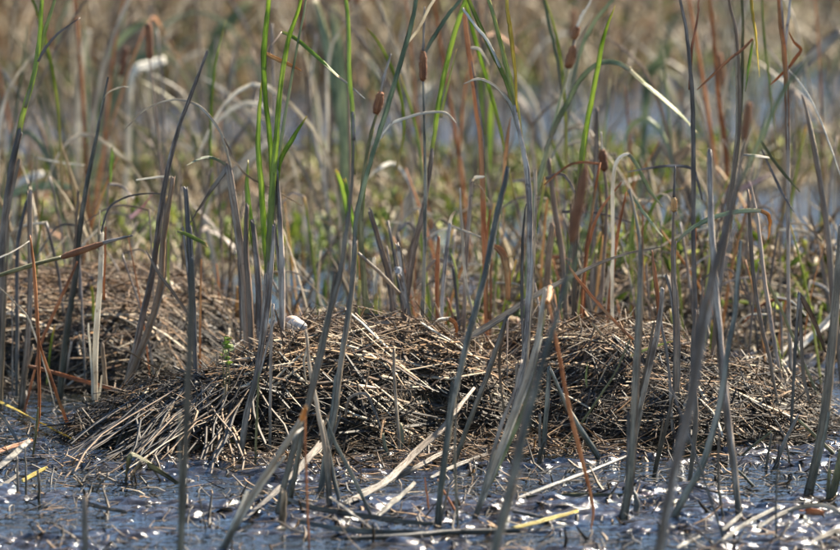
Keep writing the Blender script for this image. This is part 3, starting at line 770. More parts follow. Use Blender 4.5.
reed('cattail', 'rust brown stalk leaning left with curled cream leaves, right of the centre green leaf', 13.4,
     ('stalk', 'rust', [(486, 318, 6), (484, 250, 6.5), (483, 210, 7), (480.5, 138, 7), (477, 113, 7.5), (473, 80, 7), (468, 45, 6.5), (464, 12, 5)]),
     ('leaf', 'grey', [(484, 200, 4), (483, 140, 4.5), (478, 100, 4), (472, 62, 2)], 'L'),
     ('leaf', 'cream', [(470, 48, 3), (480, 50, 4), (490, 66, 2)]), lean=0.02)
reed('cattail', 'thick grey cattail right of centre fanning into yellow green leaves at the top', 12.5,
     ('stalk', 'grey', [(519, 386, 8), (524, 362, 8.5), (527, 324, 8.5), (530, 276, 8.5), (530, 213, 8.5), (527, 171, 8.5), (520, 136, 7), (514, 108, 5)]),
     ('leaf', 'lime', [(521, 140, 5), (516, 104, 6), (507, 70, 6.5), (499, 38, 6), (488, 0, 5)]),
     ('leaf', 'lime', [(518, 120, 4), (513, 104, 5), (505, 78, 5.5), (488, 43, 6), (469, 0, 5)]),
     ('leaf', 'cream', [(500, 68, 3), (488, 42, 4), (475, 26, 4), (463, 9, 3)], 'L'),
     ('leaf', 'cream', [(520, 136, 4), (512, 108, 4.5), (502, 93, 4), (492, 84, 3.5), (478, 79, 3), (464, 84, 1.5)]),
     ('leaf', 'yellow', [(517, 112, 3), (516, 80, 4), (513, 50, 6), (510, 25, 6), (507, 0, 5)]),
     ('leaf', 'dark', [(524, 370, 3), (522, 300, 4), (523, 240, 4), (526, 205, 2)], 'L'), lean=0.02)
reed('yellow_leaf', 'short orange yellow leaf just left of the thick grey cattail', 13.6,
     ('leaf', 'orange', [(503, 200, 3), (505, 168, 6), (508, 138, 6), (511, 117, 3)], 'l'), cat='leaf', group=DG, grow=0)
reed('dead_stalk', 'blue green stalk leaning right in front of the nest, standing free in the mud', None,
     ('stalk', 'teal', [(437, 527, 7.5), (441, 487, 7.5), (451, 412, 7.5), (458, 380, 7.5), (470, 330, 7.5), (485, 274, 7.5), (496, 220, 7.5), (508, 168, 6)]), cat='stalk', group=DG, lean=0.03)
reed('dead_stalk', 'thin dark green stalk standing beside the foot of the blue green one', None,
     ('stalk', 'teal', [(458, 528, 4), (455.5, 475, 4), (455, 440, 3.5), (457, 405, 2.5)]), cat='stalk', group=DG)
reed('dead_stalk', 'pale snapped stalk with a cream stub bent right, left of the thick grey cattail', 13.3,
     ('stalk', 'grey', [(464, 322, 5), (465, 276, 5.5), (469, 215, 5.5), (471.5, 181, 5)]),
     ('leaf', 'cream', [(471, 182, 5), (475, 178, 4.5), (484, 177, 3)], 'L'),
     ('leaf', 'tan', [(473, 184, 2), (481, 187, 2), (490, 203, 1.5)]), cat='stalk', group=DG)
reed('dead_stalk', 'thin pale pointed stalk in the middle of the stubble behind the nest', 13.0,
     ('stalk', 'cream', [(474, 322, 3.5), (465, 276, 4), (461.5, 226, 4), (460, 189, 2.5)]), cat='stalk', group=DG)
reed('dead_stalk', 'grey stub with cream splayed top in the stubble behind the nest', 13.0,
     ('stalk', 'grey', [(441, 325, 5), (444, 276, 5.5), (450, 224, 5)]),
     ('leaf', 'cream', [(449, 226, 4), (452, 216, 4), (456, 211, 2)], 'L'),
     ('leaf', 'cream', [(450, 225, 2.5), (465, 231, 2.5), (481, 237, 1.5)], 'L'), cat='stalk', group=DG)
reed('rusty_leaf', 'short rust leaf standing left of the grey stub with splayed top', 13.05,
     ('leaf', 'rust', [(437, 322, 5), (437, 276, 6), (439, 238, 4)], 's'), cat='leaf', group='rusty leaves')
reed('rusty_leaf', 'curled orange leaf in the stubble behind the nest', 13.0,
     ('leaf', 'orange', [(508, 300, 6), (508, 274, 8), (503, 254, 9), (493, 245, 5)], 'L'), cat='leaf', group='rusty leaves', grow=0)
reed('curled_leaf', 'cream leaf arching on the nest top with its curled end orange', 12.75,
     ('leaf', 'cream', [(428, 337, 4), (431, 328, 5), (438, 321, 5.5), (449, 319, 5)], 'L'),
     ('leaf', 'orange', [(449, 319, 5), (456, 324, 6), (457, 333, 6), (453, 343, 4)], 'L'), cat='leaf', group=DG, grow=0)
reed('dead_leaf', 'long tan leaf lying aslant over the saddle between nest and right heap', 12.7,
     ('leaf', 'tan', [(446, 350, 7), (470, 337, 9), (495, 322, 9), (533, 297, 7), (563, 281, 6), (600, 263, 4), (630, 253, 3), (662, 247, 1)], 'l'), cat='leaf', group=DG, grow=0, lean=0.12)
reed('dead_stalk', 'stubby grey stalk with a clean square top left of the blurred seed head', 13.4,
     ('stalk', 'grey', [(546, 315, 7), (547, 276, 7.5), (552, 226, 7)]), cat='stalk', group=DG)
reed('dead_stalk', 'dark grey stalk leaning left behind the square-topped stub', 13.8,
     ('stalk', 'dark', [(566, 312, 6), (562, 253, 6.5), (554, 203, 6), (549, 160, 4)]), cat='stalk', group=DG)
reed('cattail', 'cattail with two small rusty seed heads one above the other, top right of centre', 14.0,
     ('stalk', 'bluegreen', [(528, 318, 6), (532, 215, 6), (540, 176, 5.5), (550, 138, 5), (559, 105, 4.5), (568, 69, 4)]),
     ('seed_head', 'seed', [(568, 68, 9), (574, 46, 9)]),
     ('spike', 'grey', [(573, 47, 2.5), (575, 38, 2.5)]),
     ('seed_head', 'seed', [(574, 39, 7), (578, 27, 7)]),
     ('spike', 'cream', [(577, 28, 3), (583, 14, 4), (592, -2, 2)]),
     ('leaf', 'cream', [(574, 60, 3), (580, 40, 5), (593, 14, 2)]),
     ('leaf', 'bluegreen', [(562, 95, 3), (556, 55, 4), (548, 20, 4), (544, 0, 3)]), lean=0.0)
reed('green_cattail', 'long pale green leaf arching right from the two-headed cattail, tip turning yellow', 13.9,
     ('stalk', 'bluegreen', [(524, 318, 6), (531, 215, 6), (540, 180, 6), (550, 138, 6)]),
     ('leaf', 'bluegreen', [(546, 150, 5), (556, 124, 6.5), (567, 104, 6.5), (580, 80, 6), (598, 64, 6), (616, 63, 6), (630, 70, 6)], 'L'),
     ('leaf', 'lime', [(628, 69, 6), (645, 85, 6), (663, 100, 6), (680, 115, 5), (698, 134, 2)]), lean=0.0)
reed('green_cattail', 'dark green upright leaves behind the blurred seed head', 13.3,
     ('stalk', 'teal', [(574, 318, 6), (575, 260, 6.5), (577, 205, 6), (580, 170, 5)]),
     ('leaf', 'green', [(576, 235, 5), (580, 165, 6.5), (586, 126, 7), (596, 75, 7), (603, 38, 6), (615, 5, 3)]),
     ('leaf', 'green', [(578, 210, 4), (585, 150, 6), (591, 105, 6), (600, 64, 3)]), lean=0.0)
reed('front_cattail', 'blurred cattail close to the camera with a brown seed head, leaning right past the centre', 9.3,
     ('stalk', 'teal', [(486, 580, 12), (497, 540, 12), (515, 470, 12), (531, 405, 12), (546, 350, 11), (558, 310, 9), (566, 276, 7.5), (572, 240, 7)]),
     ('seed_head', 'seed', [(571, 243, 12), (586, 166, 12)]),
     ('spike', 'seed', [(585, 168, 4), (588, 145, 2)]),
     ('leaf', 'bluegreen', [(552, 330, 4), (572, 275, 4), (588, 220, 4), (596, 190, 2)]), cat='cattail', group='blurred front stalks', lean=0.02)
reed('cattail', 'cattail with a short rusty seed head under a thin spike, above the right heap', 13.6,
     ('stalk', 'grey', [(600, 316, 5), (604, 260, 5), (607, 200, 4), (604, 170, 3.5)]),
     ('seed_head', 'seed', [(604.5, 171, 8.5), (602, 150, 8.5)]),
     ('spike', 'cream', [(602, 151, 3), (601, 132, 2)]), lean=0)
reed('dead_stalk', 'dim grey straight stalk behind the short rusty seed head', 14.2,
     ('stalk', 'grey', [(592, 302, 7), (593, 258, 7), (596, 165, 6), (597, 110, 4)]), cat='stalk', group=DG)
reed('arching_leaf', 'cream leaf stem arching over at its top like a cane, above the right heap', 13.1,
     ('stalk', 'cream', [(612, 325, 5), (612, 276, 5), (613, 238, 5), (613, 183, 5), (618, 160, 5), (628, 154, 4)], 's'),
     ('leaf', 'bluegreen', [(628, 154, 5), (636, 164, 5), (648, 188, 5), (663, 208, 2)]), cat='leaf', group=DG, sheath=False)
reed('rusty_leaf', 'brown rust leaf bowing left beneath the cane-like cream arch', 13.3,
     ('leaf', 'rust', [(584, 300, 4), (585, 273, 4.5), (588, 246, 4.5), (600, 211, 4), (621, 183, 2)], 's'), cat='leaf', group='rusty leaves', sheath=False)
reed('rusty_leaf', 'straight rust leaf leaning right against the cane-like cream arch', 13.2,
     ('leaf', 'rust', [(608, 310, 4), (612, 276, 5), (616, 243, 5), (626, 192, 2)], 's'), cat='leaf', group='rusty leaves', sheath=False)
reed('broken_stalk', 'pale split broken stalk with an orange stub end, leaning right of centre', None,
     ('stalk', 'cream', [(474, 519, 6), (488, 482, 8), (500, 450, 9), (515, 410, 9), (528, 374, 8), (538, 337, 7), (545, 290, 5)]),
     ('stub_end', 'orange', [(547, 303, 6), (549, 296, 8), (550, 287, 6)], 'c'),
     ('leaf', 'bluegreen', [(480, 505, 4), (505, 452, 5), (525, 405, 5), (538, 350, 4), (546, 310, 2)], 'L'),
     ('leaf', 'grey', [(482, 495, 4), (498, 435, 5), (514, 392, 4), (522, 360, 2)], 'L'), cat='stalk', group=DG, lean=0.02)
reed('rusty_leaf', 'long rust orange leaf hanging to the mud right of the orange-ended broken stalk', None,
     ('leaf', 'rust', [(591, 528, 2), (593, 507, 4), (583, 462, 5.5), (570, 412, 6), (565, 387, 5.5), (557, 344, 5), (549, 305, 3)], 's'), cat='leaf', group='rusty leaves', sheath=False)
reed('folded_leaf', 'grey green leaf folded to an upside-down V in front of the saddle', 11.9,
     ('leaf', 'teal', [(459, 449, 6), (473, 412, 7), (488, 374, 7), (498, 344, 6.5), (507, 317, 5)], 's'),
     ('leaf', 'dark', [(507, 317, 5), (507, 345, 5), (507, 382, 4)], 'L'),
     ('leaf', 'dark', [(506, 318, 4), (499, 362, 4), (504, 412, 3)], 'L'), cat='leaf', group=DG, sheath=False)
reed('dead_stalk', 'dark teal stub leaning left against the lower end of the rust orange leaf', None,
     ('stalk', 'teal', [(600, 459, 7), (580, 428, 7), (568, 408, 6.5), (551, 370, 4)]), cat='stalk', group=DG)
reed('dead_stalk', 'short upright dark teal stub below the right heap, beside the blurred stalk', None,
     ('stalk', 'teal', [(542, 457, 7), (546, 412, 6.5), (549, 368, 5)]), cat='stalk', group=DG)
reed('dead_stalk', 'pale ragged stub standing on the right heap top', 13.3,
     ('stalk', 'cream', [(607, 326, 5), (608, 300, 5.5), (609, 268, 4)]), cat='stalk', group=DG)
reed('rusty_leaf', 'rust stem sloping down right across the right heap', 12.6,
     ('leaf', 'rust', [(633, 340, 3), (601, 307, 4), (576, 277, 4), (566, 262, 2)], 'l'), cat='leaf', group='rusty leaves', grow=0)
reed('broken_stalk', 'pale foreground stalk with an orange broken tip leaning right at bottom left of centre', 10.6,
     ('stalk', 'cream', [(217, 560, 8), (235, 525, 8), (255, 490, 7.5), (278, 455, 7), (300, 421, 6)]),
     ('leaf', 'cream', [(282, 452, 4), (296, 434, 4), (303, 428, 2)], 'L'),
     ('stub_end', 'orange', [(301, 420, 6), (304, 414, 8), (306, 406, 5)], 'c'), cat='stalk', group=DG, lean=0.0)
reed('dead_stalk', 'tan stub leaning left under the crossing stalks in front of the nest', None,
     ('stalk', 'tan', [(329, 507, 7), (327, 470, 7), (324, 445, 6.5), (318, 412, 6), (310, 370, 5), (306, 330, 3)]), cat='stalk', group=DG, lean=0.05)
reed('dead_stalk', 'dark green leaf leaning left, foot right of the tan stub', None,
     ('stalk', 'teal', [(341, 507, 5), (334, 480, 6), (329, 455, 6), (322, 420, 4)]), cat='stalk', group=DG)
reed('dead_stalk', 'dark slender leaf leaning left down to the lying teal stalk', None,
     ('stalk', 'teal', [(371, 516, 4), (353, 477, 5.5), (335, 442, 5), (327, 420, 3)]), cat='stalk', group=DG)
reed('dead_stalk', 'second dark leaf beside the slim leaning cattail, rising from the same tuft', None,
     ('stalk', 'teal', [(288, 508, 6), (294, 478, 6.5), (302, 435, 5), (305, 425, 3)]), cat='stalk', group=DG)
reed('dead_stalk', 'small upright tan stick lodged in the nest front, right of the leaning stalks', 12.2,
     ('stalk', 'tan', [(396, 402, 4), (394, 375, 4), (394, 349, 3.5)]), cat='stalk', group=DG)
reed('dead_stalk', 'pale twig hanging down the nest front below the eggs', 12.25,
     ('leaf', 'cream', [(306, 381, 2), (304, 362, 3), (308, 345, 3), (307, 334, 2)], 'l'), cat='leaf', group=DG, grow=0)
reed('folded_leaf', 'thin grey leaf bent to a square corner low on the nest front', 11.9,
     ('leaf', 'grey', [(345, 418, 3), (350, 398, 3.5), (366, 394, 3.5), (375, 412, 3), (381, 428, 2)], 'l'), cat='leaf', group=DG, grow=0)
# --- right side
reed('dead_stalk', 'dark blue grey stalk below the cane-like arch, foot standing clear in the mud', None,
     ('stalk', 'teal', [(623, 518, 9), (630, 477, 9.5), (634, 412, 9), (638, 330, 8.5), (640.5, 274, 6.5), (639, 236, 5), (630, 190, 3)]), cat='stalk', group=DG, lean=0.02)
reed('dead_stalk', 'grey stalk leaning right with a rust upper end, beside the dark blue grey one', None,
     ('stalk', 'grey', [(630, 458, 7), (639, 410, 7.5), (649, 367, 7.5), (659, 322, 7), (662, 290, 5)]),
     ('leaf', 'rust', [(659, 335, 5), (658, 307, 6), (654, 272, 6), (652, 250, 3)]), cat='stalk', group=DG)
reed('dead_stalk', 'thin dark stalk curving down right of the rust-topped stalk', 12.3,
     ('stalk', 'dark', [(672, 424, 4), (668, 362, 4), (661, 322, 3.5), (660, 292, 2)]), cat='stalk', group=DG)
reed('cattail', 'pale stalked cattail with a tiny rusty head and needle spike, right of the heap', 12.4,
     ('stalk', 'grey', [(672, 436, 7), (675, 410, 7), (676.5, 350, 7), (675.5, 305, 6.5), (673, 274, 5.5), (673, 240, 4.5), (674, 211, 4)]),
     ('seed_head', 'orange', [(674, 212, 6.5), (674, 197, 6.5)]),
     ('spike', 'grey', [(674, 198, 3), (675, 166, 1.5)]), lean=0.02)
reed('dead_stalk', 'tall straight dark stalk with rusty torn top, right of the tiny-headed cattail', 12.9,
     ('stalk', 'dark', [(697, 352, 6), (696, 326, 6), (694, 276, 6), (693, 226, 6), (693, 138, 6), (691, 83, 5.5), (686, 30, 5), (680, 0, 4)]),
     ('leaf', 'rust', [(690, 90, 4), (692, 50, 5), (698, 18, 4), (699, 0, 4)]),
     ('leaf', 'rust', [(697, 345, 4), (696, 310, 5), (694, 262, 4), (696, 228, 2)], 'L'), cat='stalk', group=DG, lean=0.0)
reed('front_cattail', 'blurred cattail close to the camera with a dark seed head, sweeping down the right side', 9.4,
     ('stalk', 'grey', [(652, 580, 12), (660, 545, 12), (673, 475, 11.5), (690, 405, 11.5), (703, 325, 11), (715, 274, 11), (728, 225, 10), (738, 180, 9), (745, 138, 7)]),
     ('seed_head', 'seed', [(744, 140, 9), (749.5, 102, 9)]),
     ('leaf', 'bluegreen', [(735, 195, 6), (760, 140, 8), (785, 88, 8), (812, 55, 3)]),
     ('leaf', 'pink', [(734, 192, 3), (752, 184, 5), (770, 174, 3)]), cat='cattail', group='blurred front stalks', lean=0.02)
reed('dead_stalk', 'knobbly black brown stem at the top right, behind the blurred dark seed head', 13.0,
     ('stalk', 'dark', [(716, 322, 7), (722, 260, 7), (730, 200, 6.5), (738, 140, 6), (740, 88, 5.5), (738, 55, 5), (736, 30, 4.5), (729, 0, 4)]),
     ('leaf', 'olive', [(733, 190, 3), (739, 138, 4), (742, 80, 4), (742, 0, 3)]), lean=0)
reed('yellow_leaf', 'hanging bright yellow leaf at the top right with a green lower strip', 12.9,
     ('leaf', 'yellow', [(750, -10, 5), (752, 15, 6), (755, 35, 6), (757, 55, 5), (759.5, 78, 3)], 'l'),
     ('leaf', 'green', [(753, 40, 3), (749, 62, 4), (745, 92, 2)]),
     ('leaf', 'rust', [(753, 39, 3), (742, 50, 3.5), (730, 59, 3.5), (712, 76, 3), (697, 90, 1.5)]), cat='leaf', group=DG, grow=0)
reed('dead_stalk', 'out of focus rust stalk between the tall dark stalk and the knobbly stem', 16.0,
     ('stalk', 'rust', [(732, 260, 6), (728, 180, 6), (724, 136, 6), (718, 93, 6), (715, 50, 6), (710, 0, 5)]), cat='stalk', group=DG)
reed('cattail', 'tall rusty stalk near the right edge with a thin cream leaf arching right', 13.2,
     ('stalk', 'grey', [(790, 346, 5), (789, 320, 5), (788, 276, 5), (788, 200, 5), (788, 138, 5), (787, 83, 5), (783, 38, 5), (780, 0, 5)]),
     ('leaf', 'rust', [(788, 150, 5), (787, 100, 6), (784, 50, 6), (779, 4, 4)]),
     ('leaf', 'grey', [(785, 60, 3), (787, 30, 3.5), (790, 0, 3)]),
     ('leaf', 'cream', [(787, 69, 2), (796, 78, 2.5), (808, 95, 2.5), (819, 117, 2.5), (828, 140, 2.5), (842, 180, 1.5)]),
     ('leaf', 'rust', [(787, 68, 3), (778, 78, 3), (770, 85, 2)]),
     ('leaf', 'rust', [(787, 70, 3), (796, 58, 5), (801, 50, 4), (794, 42, 3), (789, 32, 2)]), lean=0)
reed('dead_stalk', 'dark stalk leaning left at the right edge, below the thin arching leaf', 13.2,
     ('stalk', 'dark', [(838, 345, 7), (831, 276, 7.5), (828, 238, 7.5), (821, 188, 7), (812, 138, 6), (803, 97, 4)]), cat='stalk', group=DG)
reed('dead_stalk', 'broad brown stalk with a blunt top, running down to a teal foot in the mud', None,
     ('stalk', 'grey', [(739, 519, 8), (734, 467, 8.5), (727, 412, 9), (721, 345, 8.5), (715, 276, 8.5), (711, 213, 8.5), (710, 152, 7.5)]), cat='stalk', group=DG, lean=0.03)
reed('dead_stalk', 'thick dark stalk leaning hard right, its foot in front of the right-hand puddle', None,
     ('stalk', 'teal', [(670, 523, 9), (686, 493, 9.5), (703, 463, 9), (720, 402, 8), (728, 349, 7), (735, 312, 6.5), (738, 274, 6), (741, 240, 4)]), cat='stalk', group=DG, lean=0.03)
reed('dead_stalk', 'short dark stalk standing behind the thick one that leans hard right', None,
     ('stalk', 'dark', [(689, 484, 5), (693, 450, 6), (696, 412, 6), (692, 350, 5), (696, 310, 3)]), cat='stalk', group=DG)
reed('dead_stalk', 'thin dark stick leaning left across the puddle on the right', None,
     ('stalk', 'dark', [(725, 543, 3), (715, 512, 3), (698, 462, 3.5), (680, 412, 3.5), (668, 380, 2)]), cat='stalk', group=DG)
reed('dead_stalk', 'thin upright dark stick beside the foot of the broad brown stalk', None,
     ('stalk', 'dark', [(724, 523, 3), (718.5, 482, 3.5), (719, 430, 3)]), cat='stalk', group=DG)
reed('dead_stalk', 'squat dark stub at the left end of the right-hand puddle', None,
     ('stalk', 'dark', [(654, 477, 6), (660, 450, 7), (668, 418, 5), (674, 392, 3)]), cat='stalk', group=DG)
reed('dead_stalk', 'brown stalk leaning left in the thicket right of the broad brown stalk', 12.6,
     ('stalk', 'dark', [(774, 384, 4), (769, 357, 5), (760, 319, 5.5), (753, 274, 5.5), (750, 230, 5), (748, 190, 3)]), cat='stalk', group=DG)
reed('dead_stalk', 'grey stalk leaning left, second in the thicket on the right', 12.9,
     ('stalk', 'grey', [(776, 352, 5), (770, 317, 5.5), (764, 276, 5.5), (758, 223, 5), (750, 183, 4)]), cat='stalk', group=DG)
reed('dead_stalk', 'greenish thin stalk slanting left in the right-hand thicket', 13.0,
     ('stalk', 'olive', [(794, 340, 4), (780, 307, 4), (766, 280, 3.5), (758, 262, 2)]), cat='stalk', group=DG)
reed('dead_leaf', 'olive leaf hanging right from the blurred dark seed head', 12.9,
     ('leaf', 'olive', [(760, 140, 3), (772, 158, 4), (785, 175, 4), (800, 192, 2)], 'l'), cat='leaf', group=DG, grow=0)
reed('dead_leaf', 'black brown leaf hanging right under the olive one', 13.0,
     ('leaf', 'dark', [(762, 150, 2), (772, 172, 3.5), (782, 193, 3.5), (794, 212, 1.5)], 'l'), cat='leaf', group=DG, grow=0)
reed('arching_leaf', 'pale green leaf arching level with a yellow curled tip, right of the tiny-headed cattail', 12.5,
     ('leaf', 'bluegreen', [(675, 244, 2), (688, 231, 4.5), (705, 221, 5.5), (725, 214, 5.5), (745, 211, 5.5), (762, 211, 5)], 'L'),
     ('leaf', 'orange', [(761, 211, 5), (768, 215, 5), (770, 225, 4), (768, 240, 2)]), cat='leaf', group=DG, grow=0)
reed('dead_leaf', 'thin grey leaf arching over the top of the tiny-headed cattail', 13.0,
     ('leaf', 'grey', [(702, 200, 2), (697, 178, 3.5), (690, 168, 4), (670, 166, 3.5), (650, 168, 3), (628, 172, 2)], 'l'), cat='leaf', group=DG, grow=0)
reed('green_leaf', 'narrow green leaf slanting down right, left of the tiny-headed cattail', 13.1,
     ('leaf', 'bluegreen', [(628, 190, 4), (640, 208, 5), (652, 224, 4), (663, 237, 1.5)], 'l'), cat='leaf', group=DG, grow=0)
reed('dead_leaf', 'short cream stub pointing right beside the blurred dark seed head', 12.8,
     ('leaf', 'cream', [(743, 155, 3), (755, 156, 3.5), (769, 158, 2.5)], 'L'), cat='leaf', group=DG, grow=0)
reed('folded_leaf', 'brown leaf folded to a sharp peak near the right edge, legs in the water', 12.5,
     ('leaf', 'dark', [(792, 404, 4), (795, 350, 4.5), (799, 294, 4)], 's'),
     ('leaf', 'grey', [(799, 293, 5), (808, 308, 7.5), (816, 324, 8), (826, 352, 5)], 'L'),
     ('leaf', 'dark', [(800, 300, 4), (803, 370, 4.5), (810, 404, 3)], 'L'), cat='leaf', group=DG, sheath=False)
reed('dead_stalk', 'heavy dark blue stalk at the right edge with its foot splayed in the mud', None,
     ('stalk', 'teal', [(807, 498, 11), (816, 457, 10), (825, 410, 10.5), (833, 337, 10), (838, 274, 9), (841, 225, 6)]), cat='stalk', group=DG, lean=0.02)
reed('dead_stalk', 'thick olive stub cut by the right edge of the picture', None,
     ('stalk', 'olive', [(830, 502, 10), (838, 470, 9.5), (843, 440, 8)]), cat='stalk', group=DG)
# --- low stubble and twigs
STUBS = [
    ('stump', 'grey, blurred cut stump close to the camera at the bottom left', 10.3, [(85, 575, 8), (85, 545, 8), (84, 498, 7)], 'grey'),
    ('upright_twig', 'thin upright twig in the left puddle, first from the edge', None, [(18, 496, 3), (17.5, 480, 3), (17, 457, 2)], 'dark'),
    ('upright_twig', 'thin upright twig in the left puddle, second from the edge', None, [(26, 498, 3), (26, 475, 3), (25, 447, 2)], 'dark'),
    ('upright_twig', 'short thick twig standing at the right end of the left puddle', None, [(39, 501, 4), (39, 485, 4), (38, 470, 3)], 'dark'),
    ('upright_twig', 'thin olive twig left of the yellow leaf tip at left', None, [(33, 456, 3), (36, 430, 3), (38, 408, 2)], 'olive'),
    ('stump', 'mud-caked stub tuft under the slim leaning cattail', None, [(281, 525, 9), (283, 512, 9), (284, 492, 7)], 'tan'),
    ('upright_twig', 'rusty twig standing in front of the slim leaning cattail', None, [(309, 548, 2.5), (307, 500, 2.5), (305, 440, 2.5), (305, 416, 2)], 'rust'),
    ('upright_twig', 'dark V-shaped twig, left one in the right-hand shallows', None, [(766, 470, 4), (768, 455, 4), (772, 433, 3)], 'dark'),
    ('upright_twig', 'dark leaning twig right of the V-shaped twig in the right-hand shallows', None, [(775, 468, 5), (783, 445, 5), (798, 415, 3)], 'dark'),
    ('upright_twig', 'thin dark twig leaning left in the right-hand shallows', None, [(790, 466, 3), (786, 440, 3), (776, 420, 2)], 'dark'),
    ('upright_twig', 'olive stem slanting down right to the heavy dark blue stalk', None, [(838, 458, 5), (820, 440, 5), (799, 420, 4)], 'olive'),
    ('upright_twig', 'short olive stem leaning right above the right-hand puddle', None, [(738, 458, 3), (755, 444, 3.5), (771, 432, 3)], 'olive'),
    ('upright_twig', 'short stem slanting left into the right-hand puddle', None, [(753, 486, 4), (745, 477, 4), (738, 470, 3)], 'olive'),
    ('upright_twig', 'tiny twig tripod left of the left puddle stub', None, [(96, 492, 3), (100, 484, 3), (108, 475, 2)], 'tan'),
    ('stump', 'knee-shaped muddy stub at the foot of the dark blue grey stalk', None, [(636, 512, 8), (637, 503, 9), (635, 494, 6)], 'dark'),
    ('stump', 'olive tuft of short leaf stubs on the nest foot, right of centre', None, [(398, 455, 5), (402, 440, 6), (401, 425, 4)], 'olive'),
    ('stump', 'second olive stub beside the tuft at the nest foot', None, [(388, 458, 4), (385, 445, 5), (383, 434, 3)], 'olive'),
    ('stump', 'black pointed stub between the blurred stalk and the rust leaf', None, [(539, 465, 7), (541, 452, 6), (545, 440, 3)], 'dark'),
    ('upright_twig', 'thin dark twig left of the blue green stalk foot', None, [(429, 512, 2.5), (427, 495, 2.5), (425, 478, 2)], 'rust'),
    ('upright_twig', 'rusty twig slanting right of the blue green stalk foot', None, [(458, 515, 3), (449, 500, 3), (438, 480, 2)], 'rust'),
    ('upright_twig', 'hair-thin twig right of the blurred lower-left stalk', None, [(206, 530, 2), (201, 505, 2), (198, 488, 1.5)], 'dark'),
    ('upright_twig', 'thin dark twig upright beneath the two rust pieces at lower right', None, [(776, 542, 2.5), (776, 500, 2.5), (777, 470, 2)], 'dark'),
]
for name, label, D, pts, mat in STUBS:
    reed(name, label, D, ('stalk' if name == 'stump' else 'twig', mat, pts, 's'), cat='stump' if name == 'stump' else 'twig', group='stubs and twigs in the mud', sheath=False)

